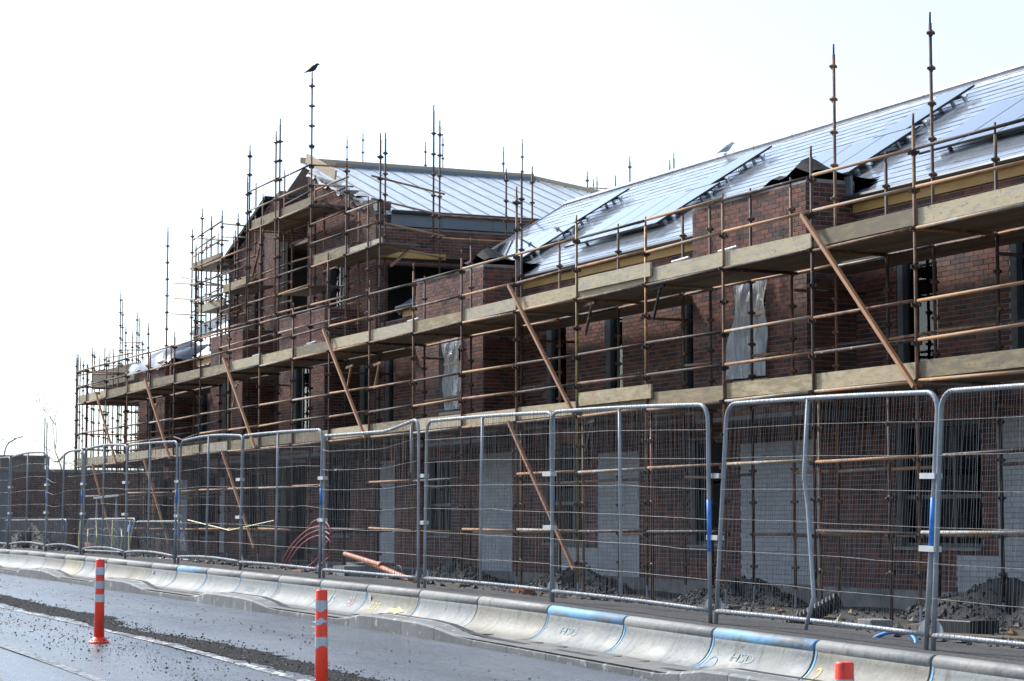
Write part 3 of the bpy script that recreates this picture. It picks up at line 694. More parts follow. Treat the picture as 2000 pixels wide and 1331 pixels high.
# foil roof: right slope with seams, left slope
ex, ez, rz = A1+.10, 7.60, 9.66; ry0, ry1 = 19.30, 26.1
def tr(f, y, h=0): return Vector((ex+(AR-ex)*f, y, ez+(rz-ez)*f + h))
MB().add([tr(0, ry0, -.08), tr(0, 30.5, -.08), tr(1, ry1, -.08), tr(1, ry0, -.08), tr(0, ry0), tr(0, 30.5), tr(1, ry1), tr(1, ry0)],
         [(0,3,2,1),(4,5,6,7),(0,1,5,4),(1,2,6,5),(2,3,7,6),(3,0,4,7)]).build('foil_roof', m_foil, TW)
for i in range(22):
    y = ry0+.35+i*.5; f1 = 1 if y < ry1 else 1-(y-ry1)/(30.5-ry1)
    if f1 < .05: break
    MB().bar(tr(.03, y, .008), tr(f1*.985, y, .008), .035, .022).build('seam', m_seam, TW)
MB().bar(tr(1, ry0-.1, .09), tr(1, ry1, .09), .06, .16).build('ridge_timber', m_ply, TW)
MB().bar(tr(.985, ry0+.9, .03), tr(.985, ry1, .03), .06, .12).build('ridge_upstand', m_fascia, TW)
MB().bar(tr(1, ry1, .07), tr(0, 30.5, .07), .07, .12).build('hip_timber', m_ply, TW)
lx = A0-.1
MB().add([(lx, ry0, ez), (lx, 30, ez), (AR, ry1, rz), (AR, ry0, rz), (lx, ry0, ez-.08), (lx, 30, ez-.08), (AR, ry1, rz-.08), (AR, ry0, rz-.08)],
         [(0,1,2,3),(7,6,5,4),(0,4,5,1),(1,5,6,2),(2,6,7,3),(3,7,4,0)]).build('foil_roof', m_foil, TW)
MB().add([(lx, 30, ez), (ex, 30.5, ez), (AR, ry1, rz)], [(0, 1, 2)]).build('hip_slope', m_foil, TW)
y_ = 19.45
while y_ < 27.4:
    e = min(y_+1.35, 27.45); MB().box((A1+.005, y_, 7.26), (A1+.09, e-.006, 7.54)).build('fascia_panel', m_fascia, TW); y_ += 1.35
MB().path([(A1+.15, 19.45, 7.585), (A1+.15, 27.5, 7.585)], .06, 8).build('gutter', m_gutter, TW)
# ragged foil and felt over the gable shoulders, loose plank
rows = []; rows2 = []
for j in range(5):
    v = j/4; r1 = []; r2 = []
    for i in range(45):
        t = i/44; X = -54.95+(A1+.15+54.95)*t
        jag = .05*math.sin(t*31)+.04*math.sin(t*67+1)
        r1.append((X, YM-.05+v*.55, gtop(X)+.03+.03*math.sin(t*19+v*4)-(.13+jag*.8 if j == 0 else 0)+.012*math.sin(t*50+v*9)))
        if t > .52: r2.append((X, YM-.09+v*.6, gtop(X)+.03+.07*math.sin(t*23+v*3)*(t)-(.10+jag if j == 0 else 0)))
    rows.append(r1); rows2.append(r2)
MB().grid([r[:30] for r in rows]).build('ragged_membrane', m_memb, TW, smooth=True)
MB().grid(rows2).build('ragged_felt', m_felt, TW, smooth=True)
MB().bar((A0-.55, YM-.03, gtop(A0-.55)+.10), (-58.0, YM-.03, gtop(-58.0)+.10), .30, .10).build('verge_felt', m_felt, TW)
rows = [[(x, 20.42+v*.4, 9.10+.03*math.sin(x*7)) for x in np.linspace(-57.5, -54.9, 14)] for v in (0, 1)]
MB().grid(rows).build('recess_felt', m_felt, TW)
tag(MB().bar((-54.6, YM-.15, 9.60), (-52.5, YM-.10, 8.85), .05, .24).build('loose_plank', m_ply), 'pale plank lying down the slope of the gable shoulder', 'plank')

# ------------------------------------------------------------------ the far wing on the left
FW = empty('unfinished_wing', (-68, 23, zbuild(-66)), 'half finished brick wing with foil roof and black sheeting beyond the gabled block', 'building')
bf = Brickwork(FW)
bf.wall((-71.0, YM), (1, 0), (0, -1), 9.0, -.85, 4.8, H([(-70, -69.2, 2.2, 4.1), (-64.9, -63.9, 2.2, 4.1), (-69.5, -67.6, -.3, 1.5), (-65, -63, -.4, 1.5)], -71.0), H([(-67.3, -65.9, -.8, 1.4), (-62.7, -62.05, -.8, 1.4)], -71.0))
bf.wall((-68.4, YB), (1, 0), (0, -1), 3.0, 1.78, 5.0, H([(-67.4, -66.4, 2.3, 4.05)], -68.4))
bf.wall((-65.382, YB+.03), (0, 1), (1, 0), YM-YB-.02, 1.78, 5.0, thick=.25)
bf.build(300)
MB().box((-71, YM-.02, -1.5), (-62.0, YM+.27, -.853)).build('plinth', m_conc, FW)
MB().box((-71, YM+.29, 1.58), (-62.0, 27.4, 1.8)).build('floor_slab', m_slab, FW)
backwall(FW, -71, -62, 27.5, -1.2, 5.0, [(-71, -70, -.9, 1.5)])
MB().box((-71, YM+.3, -1.2), (-70.75, 27.4, 1.57)).build('end_wall', m_mortar, FW)
for a, c, z0, z1 in ((-64.9, -63.9, 2.2, 4.1), (-69.5, -67.6, -.3, 1.5), (-65, -63, -.4, 1.5), (-70, -69.2, 2.2, 4.1)): window(FW, a+.01, c-.01, z0+.06, z1-.01, YM+.13)
window(FW, -67.39, -66.41, 2.36, 4.04, YB+.14)
def fr(x, s, h=0): return onroof(x, s, h)
MB().add([fr(-70.6, .0, -.1), fr(-62.0, .0, -.1), fr(-62.0, 3.6, -.1), fr(-70.6, 3.6, -.1), fr(-70.6, .0), fr(-62.0, .0), fr(-62.0, 3.6), fr(-70.6, 3.6)], [(0,3,2,1),(4,5,6,7),(0,1,5,4),(1,2,6,5),(2,3,7,6),(3,0,4,7)]).build('foil_roof', m_foil, FW)
MB().bar(fr(-70.6, 3.62, .06), fr(-62.0, 3.62, .06), .10, .18).build('ridge_timber', m_ply, FW)
MB().bar(fr(-70.4, 2.0, .05), fr(-70.4, 3.4, .05), .35, .5).build('wrapped_gable_board', m_poly, FW)
for x0_, x1_ in ((-65.3, -62.1),):
    MB().box((x0_, YM-.055, 4.805), (x1_, YM-.008, 5.08)).build('eaves_timber', m_timber, FW)
rows = []
for j in range(9):
    v = j/8; rows.append([(-69.9+5.0*i/24, YB-.1+v*1.6, 5.05+.16*math.sin(i*.9+v*3)*(.4+.6*v)+.55*math.sin(min(1, v*1.2)*1.5)*math.sin(math.pi*i/24)**.7-.25*(j == 0)) for i in range(25)])
MB().grid(rows).build('black_sheeting', M('dark_poly', [(.3, (.02, .028, .05)), (.7, (.05, .065, .10))], 4, .3, bump=.7, bscale=5), FW, smooth=True)

# ------------------------------------------------------------------ scaffolds
LEDME = {}
def tube_me(L, mat, r=.0242, key=None):
    k = (round(L, 3), mat.name)
    if k not in LEDME:
        b = MB(); b.path([(0, 0, 0), (L, 0, 0)], r, 8); LEDME[k] = b.mesh('tube', mat, smooth=False)
        LEDME[k].polygons.foreach_set('use_smooth', [len(p.vertices) == 4 for p in LEDME[k].polygons])
    return LEDME[k]
def tube(root, name, p0, p1, mat=None, jit=.0):
    p0 = Vector(p0); p1 = Vector(p1)
    if jit: p0.z += rng.normal(0, jit); p1.z += rng.normal(0, jit)
    d = p1-p0; o = link(name, tube_me(round(d.length, 2), mat or m_rust), root, p0-wloc(root))
    o.rotation_euler = d.to_track_quat('X', 'Z').to_euler(); return o
cb = MB(); cb.path([(0,0,-.045),(0,0,-.022),(0,0,-.018),(0,0,.012),(0,0,.016),(0,0,.045)], [.030,.036,.040,.040,.036,.028], 8)
for t in (0, 1.57, 3.14, 4.71): cb.cbox((.062*math.cos(t), .062*math.sin(t), 0), (.040, .026, .045), Matrix.Rotation(t, 3, 'Z').to_euler())
cup_me = cb.mesh('cup_joint', m_cup)
def standard(root, x, y, z0, z1, cups=True, zref=3.91-.05, mat=None, spig=True, lean=0.0):
    b = MB(); b.path([(x, y, z0), (x+lean*.5, y, (z0+z1)/2), (x+lean, y, z1)], .0245, 8)
    if spig: b.path([(x+lean, y, z1-.01), (x+lean, y, z1+.16)], .017, 6)
    n0 = math.ceil((z0+.25-zref)/.5); n1 = math.floor((z1-.05-zref)/.5)
    zs = [zref+.5*k for k in range(n0, n1+1)]
    if not cups:
        for z in zs: b.path([(x, y, z-.045), (x, y, z-.02), (x, y, z+.014), (x, y, z+.045)], [.030, .038, .038, .028], 6); b.cbox((x, y, z), (.13, .028, .036)); b.cbox((x, y, z), (.028, .13, .036))
    o = b.build('standard', mat or m_std, root)
    for pl in o.data.polygons: pl.use_smooth = len(pl.vertices) == 4
    if cups:
        for z in zs: link('cup_joint', cup_me, o, Vector((x+lean*(z-z0)/(z1-z0), y, z)) - wloc(root), (0, 0, rng.uniform(0, .5)))
    return o
def board_me(L, wd, th, mat):
    k = ('b', L, wd, th, mat.name)
    if k not in LEDME: LEDME[k] = MB().box((0, -wd/2, -th/2), (L, wd/2, th/2)).mesh('board', mat)
    return LEDME[k]
SY, IY = 16.67, 17.97
zU, zL = 3.91, 1.91
def kx(k): return -23.95-2.5*k
S = empty('terrace_scaffold', (-45, 17.3, zbuild(-45)), 'rusty two deck scaffold running along the whole brick terrace', 'scaffold')
tops = {-3: 5.3, -2: 5.2, -1: 5.3, 0: 5.38, 1: 5.34, 2: 5.01, 3: 4.97, 4: 5.32, 5: 6.16, 6: 5.29, 7: 5.29, 8: 5.2, 9: 4.98, 10: 5.17, 11: 5.0, 12: 4.75, 13: 6.58, 14: 5.29, 15: 4.91, 16: 5.17, 17: 5.15, 18: 5.07, 19: 5.42}
KMIN, KMAX = -3, 18
matpick = {4: M('yellow_flecked_tube', [(.2, (.07, .05, .03)), (.5, (.26, .19, .05)), (.65, (.12, .07, .035)), (.85, (.36, .30, .12))], 7, .55, metal=.2, bump=.3, bscale=50, stretch=(1, 1, .5)),
           3: M('orange_flecked_tube', [(.2, (.06, .03, .02)), (.5, (.22, .11, .04)), (.62, (.44, .23, .05)), (.85, (.30, .22, .12))], 8, .55, metal=.2, bump=.3, bscale=50),
           -9: M('red_painted_tube', [(.2, (.05, .02, .02)), (.6, (.17, .028, .024)), (.9, (.22, .08, .06))], 5, .5, metal=.1)}
for k in range(KMIN, KMAX+1):
    standard(S, kx(k), SY, zg(kx(k), SY)+.28, tops.get(k, 5.2)-.16, True, mat=matpick.get(k), lean=rng.normal(0, .012))
    x = kx(k); zb = zg(x, SY)
    MB().path([(x, SY, zb+.04), (x, SY, zb+.32)], .019, 6).build('base_jack', m_galv, S); MB().cbox((x, SY, zb+.045), (.15, .15, .012)).build('base_plate', m_galv, S)
    MB().cbox((x+rng.uniform(-.1, .1), SY, zb+.018), (.55, .22, .036)).build('sole_board', m_deck, S)
inner = [-16.45, -18.95, -21.45, -23.95, -25.37, -26.52, -27.87, -29.09, -30.32, -31.63, -32.54, -34.93, -37.34, -39.05, -41.53, -44.05] + [kx(k) for k in range(14, 19)]
itop = {-25.37: 7.0, -27.87: 7.04, -39.05: 6.76, -41.53: 5.73}
for x in inner:
    standard(S, x, IY, zg(x, IY)+.28, itop.get(x, 5.2), False, lean=rng.normal(0, .01))
    zb = zg(x, IY); MB().path([(x, IY, zb+.02), (x, IY, zb+.32)], .019, 6).build('base_jack', m_galv, S)
# extra doubled standards behind the front row, seen at ground level
for x in (kx(3)-.12, kx(4)-.10, kx(5)-.14, kx(0)-.9, kx(1)-.12): standard(S, x, SY+.16, zg(x, SY)+.03, 1.8, False, spig=False, mat=matpick[-9] if x == kx(3)-.12 else None)
for k in range(KMIN, KMAX):
    xa, xb = kx(k+1)+.045, kx(k)-.045
    for z in (zU+1.0, zU+.5, zU-.05, zL+1.0, zL+.5, zL-.05):
        if k == 13 and z == zL+.5:      # the bent rail
            b = MB(); b.path([(xa, SY, z), (xa+.8, SY, z-.11), (xa+1.6, SY, z-.05), (xb, SY, z)], .0242, 8); b.build('ledger', m_rust, S, smooth=True); continue
        tube(S, 'ledger', (xa, SY, z), (xb, SY, z), jit=.008)
    if k not in (5, 8): tube(S, 'ledger', (xa, SY, .91), (xb, SY, .91), jit=.012)
    if k not in (1, 6, 9): tube(S, 'ledger', (xa, SY, -.09), (xb, SY, -.09), jit=.012)
    # toe boards: butted, slightly out of line
    for z in (zU, zL):
        h = .225; dz = rng.normal(0, .008); rz_ = rng.normal(0, .004)
        o = link('toe_board', board_me(2.44, .036, h, m_board), S, Vector((xa-.02, SY+.055, z+h/2-.01+dz))-wloc(S), (0, rz_, 0))
        for j in range(5):
            o = link('deck_board', board_me(2.47, .222, .038, m_deck), S, Vector((kx(k+1)+.015, SY+.20+j*.229, z-.012+rng.normal(0, .002)))-wloc(S))
# inside boards closing the gap to the recessed wall
for xa, xb in ((-28.9, -13.6), (-41.3, -32.75), (-50.9, -45.25), (-57.5, -54.75), (-65.2, -60.8)):
    nb = max(1, round((xb-xa)/2.6)); L_ = round((xb-xa)/nb, 3)
    for z in (zU, zL):
        for n_ in range(nb):
            for j in range(4): link('inside_board', board_me(L_-.012, .222, .038, m_deck), S, Vector((xa+n_*L_, IY+.14+j*.229, z-.014+rng.normal(0, .003)))-wloc(S))
# raised double boards with green ends near the third and fourth standards
for (k, z, dx) in ((3, zL+.14, .0), (3, zU+.10, .0)):
    o = link('toe_board', board_me(2.6, .036, .225, m_board), S, Vector((kx(4)+.10, SY-.005, z+.09))-wloc(S))
    MB().box((kx(4)+.085, SY-.02, z-.02), (kx(4)+.10, SY+.03, z+.2)).build('board_end_band', M('green_band', [(.3, (.02, .10, .03)), (.7, (.03, .14, .05))], 4, .6), S)
xi = sorted(inner)
for a, c in zip(xi[:-1], xi[1:]):
    L_ = c-a
    if L_ > 4: continue
    for z, pb in ((zU-.05, 1), (zL-.05, 1), (2.66, .8), (2.16, .6), (.80, .75), (-.14, .7), (4.41, .35)):
        if rng.random() < pb: tube(S, 'inner_ledger', (a+.04, IY, z), (c-.04, IY, z), jit=.01)
for k in range(KMIN, KMAX+1):
    x = kx(k)
    for z in (zU-.06, zL-.06): tube(S, 'transom', (x+.03, SY, z), (x+.03, IY, z))
    if k % 2: tube(S, 'transom', (x+.03, SY, -.12), (x+.03, IY+.2, -.12))
    if k % 2 == 0:
        for z in (zU-.35, zL-.35): tube(S, 'wall_tie', (x+.25, IY-.2, z), (x+.25, YM-.05, z), m_std)
# hop-up brackets under the decks
for x, z in ((kx(3), zU), (kx(4)+.05, zU-.05), (kx(8), zU-.4), (kx(12), zU-.3), (kx(9)+.8, zU-.35), (kx(15), zU-.4), (kx(4)+.05, zL-.05)):
    b = MB(); b.bar((x+.05, SY+.10, z-.12), (x+.45, SY+.10, z-.09), .05, .05); b.bar((x+.32, SY+.10, z-.12), (x+.06, SY+.10, z-.62), .04, .04); b.build('bracket', m_rust, S)
for x, z in ((-29.7, zU), (-42.6, zU), (-31.2, zU), (-48.9, zU), (-53.0, zU)):
    b = MB(); b.bar((x, SY+.30, z+.24), (x+.42, SY+.34, z+.25), .09, .07); b.path([(x+.1, SY+.3, z+.30), (x+.55, SY+.36, z+.33)], .024, 7); b.bar((x+.2, SY+.3, z+.02), (x+.2, SY+.3, z+.22), .2, .16)
    tag(b.build('timber_packer', m_clamp), 'pale tube and block resting on the upper deck behind the toe board', 'scaffold fitting', 'loose fittings lying on the upper deck')
# tan diagonal braces, one per marked bay and lift
for k, tp, bt_ in ((1, 4.33, 1.82), (5, 4.32, 1.93), (5, 1.83, -.70), (9, 4.32, 1.88), (12, 4.2, 1.9), (15, 4.1, 1.85), (17.3, 4.05, 1.85), (12, 1.82, -.5), (15, 1.84, -.46), (17.4, 1.83, -.5)):
    b = MB(); p0 = Vector((kx(k)-.02, SY-.13, tp)); p1 = Vector((kx(k-1)+.08, SY-.13, bt_)); d = (p1-p0).normalized()
    b.bar(p0-d*.05, p1+d*.05, .055, .055); o = b.build('diagonal_brace', m_brace, S)
    for p in (p0, p1): MB().bar(p+Vector((0, .0, 0)), p+Vector((0, .13, 0)), .06, .07).build('hook', m_rust, o)
# closely set inner posts at the far end
for x in (-66.2, -67.4, -62.8, -60.3): standard(S, x, IY+.4, zg(x, 18)+.1, 5.0, False)
for x in (-69.6, -69.3, -70.0): standard(S, x, 18.2+(x+70)*.9, zg(x, 18)+.1, 5.0+.3*(x+70), False)
for k in range(14, 18):
    for z in (zL+.95, zL+.45, .9, -.1, zU+.45): tube(S, 'inner_ledger', (kx(k+1)+.04, IY+.02, z), (kx(k)-.04, IY+.02, z), jit=.02)
# end return at the far end
for y in (18.9, 20.2, 21.5): standard(S, kx(18)+.1, y, zg(-69, 19)+.1, 5.3, False); standard(S, kx(18)-1.2, y, zg(-69, 19)+.1, 5.0, False)
standard(S, kx(18)-1.2, SY, zg(-70, SY)+.1, 5.3, False); standard(S, kx(18)-1.2, IY, zg(-70, SY)+.1, 5.3, False)
for z in (zU, zL):
    for j in range(5): link('deck_board', board_me(5.2, .222, .038, m_deck), S, Vector((kx(18)-1.05+j*.229, SY+.12, z-.015))-wloc(S), (0, 0, R(90)))
    link('toe_board', board_me(5.2, .036, .225, m_board), S, Vector((kx(18)-1.14, SY+.1, z+.105))-wloc(S), (0, 0, R(90)))
    link('toe_board', board_me(1.2, .036, .225, m_board), S, Vector((kx(18)-1.18, SY+.05, z+.105))-wloc(S))
    for dz in (1.0, .5, -.05): tube(S, 'ledger', (kx(18)-1.2, SY, z+dz), (kx(18)-1.2, 21.6, z+dz)); tube(S, 'ledger', (kx(18)-1.2, SY, z+dz), (kx(18), SY, z+dz))

# ---- tower scaffold, rising from the inner row
ST = empty('gable_scaffold', (-52, 18.5, zbuild(-52)), 'taller stepped scaffold wrapped around the brick gable', 'scaffold')
gst = {11: (11.05, -51.45), 12: (10.3, -53.95), 13: (10.0, -56.45), 10: (8.45, -48.95), 9: (8.75, -46.75), 14: (7.2, -58.95)}
for k, (tp, x) in gst.items():
    standard(ST, x, IY, zg(x, IY)+.05, tp, k in (9, 10, 11, 12, 13), lean=rng.normal(0, .012))
for x, y, z0, z1 in ((-51.7, IY+.08, 7.7, 9.75), (-54.1, IY-.05, 3.9, 10.0), (-56.7, IY+.02, 3.9, 9.2), (-55.43, IY, 3.9, 7.9), (-51.45, 18.95, 3.9, 8.2), (-53.95, 18.95, 3.9, 8.9), (-56.45, 18.95, 3.9, 9.4), (-48.95, 18.95, 3.9, 9.2), (-50.2, IY, 3.9, 6.4), (-47.5, IY, 3.9, 7.4),
                      (-48.7, 20.25, 4.5, 9.55), (-48.7, 22.0, 5.5, 8.5), (-48.7, 22.7, 6.0, 8.6), (-48.6, 20.05, 6.5, 9.9), (-58.95, 18.95, 3.9, 9.4)):
    standard(ST, x, y, z0, z1, False)
for (xa, xb, zs) in ((-56.45, -53.95, (8.91, 8.41, 7.86, 6.41, 5.91, 5.41, 4.91, 4.41)), (-53.95, -51.45, (8.91, 8.41, 7.86, 6.41, 5.91, 5.41, 4.91, 4.41)), (-51.45, -48.95, (7.41, 6.91, 6.36, 5.41, 4.91)), (-48.95, -46.75, (7.36, 6.91, 6.36)), (-58.95, -56.45, (6.41, 5.91, 4.91))):
    for z in zs: tube(ST, 'ledger', (xa+.04, IY, z), (xb-.04, IY, z), jit=.012)
for xa in (-56.45, -53.95):
    for z in (8.65, 8.4, 7.86): tube(ST, 'inner_ledger', (xa+.04, 18.95, z), (xa+2.46, 18.95, z), jit=.02)
    for j in range(4): link('deck_board', board_me(2.47, .222, .038, m_deck), ST, Vector((xa+.015, IY+.17+j*.229, 7.90))-wloc(ST))
    link('toe_board', board_me(2.44, .036, .225, m_board), ST, Vector((xa+.03, IY+.055, 8.0+rng.normal(0, .01)))-wloc(ST))
for xa, L_ in ((-51.45, 2.47), (-48.95, 2.2)):
    for j in range(4): link('deck_board', board_me(L_, .222, .038, m_deck), ST, Vector((xa+.015, IY+.17+j*.229, 6.40))-wloc(ST))
    link('toe_board', board_me(L_, .036, .225 if xa < -50 else .12, m_board), ST, Vector((xa+.03, IY+.055, 6.5 if xa < -50 else 6.46))-wloc(ST))
for x in (-56.45, -53.95, -51.45): tube(ST, 'transom', (x+.03, IY, 7.84), (x+.03, 19.0, 7.84))
for x, zz in ((-51.45, (8.88, 8.38)), ): 
    for z in zz: tube(ST, 'return_rail', (x, IY, z), (x+.2, 19.0, z))
for z in (7.92, 7.40, 6.90, 6.38):
    tube(ST, 'side_rail', (-46.75, IY-.2, z), (-48.65, 20.35, z)) if z != 6.38 else tube(ST, 'side_rail', (-46.9, IY, z), (-48.65, 20.35, z))
for z in (7.40, 6.85): tube(ST, 'side_rail', (-48.65, 20.3, z), (-48.65, 23.2, z))
for j in range(4): link('deck_board', board_me(4.2, .222, .038, m_deck), ST, Vector((-49.55+j*.229, 18.85, 6.40))-wloc(ST), (0, 0, R(90)))
MB().box((-48.72, 18.75, 6.33), (-48.68, 20.4, 6.47)).build('toe_board', m_timber, ST)
for p0, p1 in (((-56.45, IY+.1, 6.6), (-55.5, IY+.1, 7.8)), ((-46.9, 18.3, 5.9), (-47.3, 18.9, 6.35)), ((-51.4, 18.2, 8.0), (-51.0, 18.9, 7.6))):
    MB().bar(p0, p1, .05, .05).build('bracket', m_rust, ST)
# second skin of tubes close to the brick gable
for x, z1 in ((-60.2, 8.2), (-57.7, 8.9), (-55.2, 7.8), (-52.7, 8.0), (-50.2, 7.6), (-61.8, 7.4)): standard(ST, x, 18.75, 3.95, z1, False)
for a, c in ((-61.8, -60.2), (-60.2, -57.7), (-57.7, -55.2), (-55.2, -52.7), (-52.7, -50.2)):
    for z in (4.41, 4.91, 5.41, 5.91, 6.41, 6.91, 7.41):
        if rng.random() < .62: tube(ST, 'inner_ledger', (a+.03, 18.75, z), (c-.03, 18.75, z), jit=.02)
for a, c in ((-58.95, -56.45), (-61.45, -58.95)):
    for z in (5.41, 6.41, 6.91, 7.41): tube(ST, 'ledger', (a+.03, IY, z), (c-.03, IY, z), jit=.02)
standard(ST, -61.45, IY, 3.95, 7.9, False)
for j in range(3): link('deck_board', board_me(2.4, .222, .038, m_deck), ST, Vector((-58.9, IY+.2+j*.229, 6.40))-wloc(ST))
for j in range(3): link('deck_board', board_me(2.4, .222, .038, m_deck), ST, Vector((-53.9, IY+.2+j*.229, 5.90))-wloc(ST))
link('toe_board', board_me(2.4, .036, .225, m_board), ST, Vector((-58.9, IY+.06, 6.52))-wloc(ST))
# bare standards standing up behind the roofs
FS = empty('rear_scaffold', (-50, 29, -1), 'row of bare scaffold standards showing above the roofs from behind', 'scaffold')
def unp(x, y, Y):
    d = CAMF + CAMR*((x-1000)/FPX) - CAMU*((y-665.5)/FPX); return d*(Y/d.y)
for px, py in ((678, 265), (709, 255), (831, 277), (865, 262), (983, 287), (1020, 272), (1147, 335), (1159, 350), (1166, 345), (1202, 343), (1230, 306), (1316, 300), (1308, 313), (1128, 367), (1080, 352)):
    p = unp(px, py, 30.9); standard(FS, p.x, p.y, 3.0, p.z-.16, False, mat=m_std)
p = unp(1150, 367, 30.9); p2 = unp(1208, 370, 30.9); tube(FS, 'ledger', p, p2)
# ---- slim scaffold tower at the far side of the gable
SF = empty('corner_scaffold', (-64, 19.5, zbuild(-64)), 'slim open scaffold tower with small decks beyond the brick gable', 'scaffold')
for px, py, Y in ((376, 458, 19.1), (395, 418, 18.2), (413, 432, 19.1), (434, 422, 18.2), (465, 428, 18.4), (388, 500, 20.3), (426, 465, 20.3), (328, 453, 17.97), (449, 552, 17.2)):
    p = unp(px, py, Y); standard(SF, p.x, Y, 3.9, p.z, False)
for px, py, Y in ((404, 470, 20.3), (456, 470, 20.3), (442, 520, 19.6), (384, 540, 18.2)): standard(SF, unp(px, py, Y).x, Y, 3.9, unp(px, py, Y).z, False)
def T2(a, b, Ya, Yb): tube(SF, 'ledger', unp(*a, Ya), unp(*b, Yb))
for a, b in (((376, 470), (434, 432)), ((376, 503), (434, 468)), ((376, 590), (470, 545)), ((376, 610), (434, 575))): T2(a, b, 19.1, 18.2)
for a, b in (((376, 640), (470, 605)), ((376, 665), (480, 628)), ((376, 560), (450, 528)), ((395, 590), (440, 570)), ((380, 490), (420, 462))): T2(a, b, 18.9, 18.2)
for a, b in (((434, 437), (482, 442)), ((434, 463), (480, 464)), ((380, 465), (446, 471)), ((340, 553), (460, 560)), ((340, 583), (480, 592)), ((335, 613), (400, 617)), ((352, 541), (455, 562))): T2(a, b, 18.9, 18.9)
for (pa, pb, zz) in (((376, 535), (436, 500), 0), ((390, 616), (440, 590), 0)):
    a = unp(*pa, 18.6); c = unp(*pb, 18.6); d = (c-a); d.z = 0
    for j in range(4):
        b = MB(); o_ = Vector((0, .05+j*.229, 0)); z = (a.z+c.z)/2
        b.box((a.x, 18.6+.02+j*.229, z-.02), (c.x, 18.6+.24+j*.229, z+.018)); b.build('deck_board', m_deck, SF)
    MB().box((a.x, 18.56, (a.z+c.z)/2-.02), (c.x, 18.597, (a.z+c.z)/2+.2)).build('toe_board', m_board, SF)
# far scaffold past the wing
SD = empty('distant_scaffold', (-84, 21, -.8), 'pale distant scaffold posts and platform beyond the far wing', 'scaffold')
for px, py, Y in ((236, 575, 22.0), (240, 590, 22.3), (268, 618, 22.0), (272, 628, 22.3), (181, 687, 20.0), (185, 694, 20.3), (222, 690, 20), (195, 702, 20.5), (279, 668, 22)):
    p = unp(px, py, Y); standard(SD, p.x, Y, 0.0, p.z, False)
for a, b, Y in (((236, 670), (279, 670), 22), ((236, 684), (285, 684), 22), ((181, 715), (240, 715), 20), ((181, 730), (240, 730), 20)): tube(SD, 'ledger', unp(*a, Y), unp(*b, Y))
a = unp(180, 745, 20); c = unp(262, 745, 20); MB().box((a.x, 20, a.z-.3), (c.x, 20.9, a.z+.3)).build('platform_screen', m_deck, SD)
for px, py, Y in ((150, 700, 19.2), (157, 706, 20.2), (163, 712, 21.0), (172, 720, 19.6), (205, 680, 21), (213, 690, 21.3), (246, 640, 21.6), (259, 655, 22), (290, 640, 21)): standard(SD, unp(px, py, Y).x, Y, 0.0, unp(px, py, Y).z, False)
for a, b, Y in (((150, 735), (205, 722), 19.4), ((150, 760), (205, 748), 19.4), ((205, 700), (259, 690), 21), ((205, 726), (290, 712), 21)): tube(SD, 'ledger', unp(*a, Y), unp(*b, Y))
for px, py in ((88, 815), (92, 825)):
    p = unp(px, py, 24.5); tag(MB().path([(p.x, 24.5, -.5), (p.x, 24.5, p.z)], .03, 6).build('scaffold_pole', m_std), 'lone bare scaffold pole behind the boundary wall', 'pole', 'lone poles behind the boundary wall')

# ------------------------------------------------------------------ concrete barrier
joints = [-4.2, -5.85, -7.45, -9.07, -10.7, -12.33, -13.97, -15.6, -17.28, -18.98, -20.68, -22.46, -24.18, -25.89, -27.61, -29.33, -31.06, -32.73, -34.39, -35.88, -37.46, -38.83, -40.5, -42.08, -43.74, -45.28, -47.13, -48.9, -50.6, -52.3, -54.0]
# profile (y toward the road negative, z from the foot)
PROF = []
for i in range(9):
    t = R(90)*i/8; PROF.append((-.06-.26*(1-math.sin(t)) if False else -.055-.27*(1-math.sin(t))**1.0, .02+.27*(1-math.cos(t))))
PROF = [(-.46, .0), (-.42, .018)] + PROF        # flange, then concave face rising to the roll
def prof_at(s):
    """point along the concave face, s 0 (foot) .. 1 (under the roll)"""
    L = PROF; k = 1 + s*(len(L)-2); i = min(int(k), len(L)-2); f = k-i
    return (L[i][0]*(1-f)+L[i+1][0]*f, L[i][1]*(1-f)+L[i+1][1]*f)
def text_on(root, txt, x0, s0, hgt, mat, name='lettering', wid=1.0):
    cu = bpy.data.curves.new('t', 'FONT'); cu.body = txt; cu.size = 1; to = bpy.data.objects.new('t', cu); C.objects.link(to)
    bpy.context.view_layer.update(); me0 = bpy.data.meshes.new_from_object(to.evaluated_get(bpy.context.evaluated_depsgraph_get()))
    b = MB()
    for v in me0.vertices:
        s = min(.98, s0 + v.co.y*hgt/.40); y, z = prof_at(s); y2, z2 = prof_at(max(0, s-.02)); n = Vector((0, -(z-z2), (y-y2))); n.normalize()
        if n.y > 0: n = -n
        b.v.append((x0+v.co.x*hgt*wid, y+n.y*.004, z+n.z*.004))
    b.f = [tuple(p.vertices) for p in me0.polygons]
    bpy.data.objects.remove(to); b.build(name, mat, root, local=True)
HB = .36
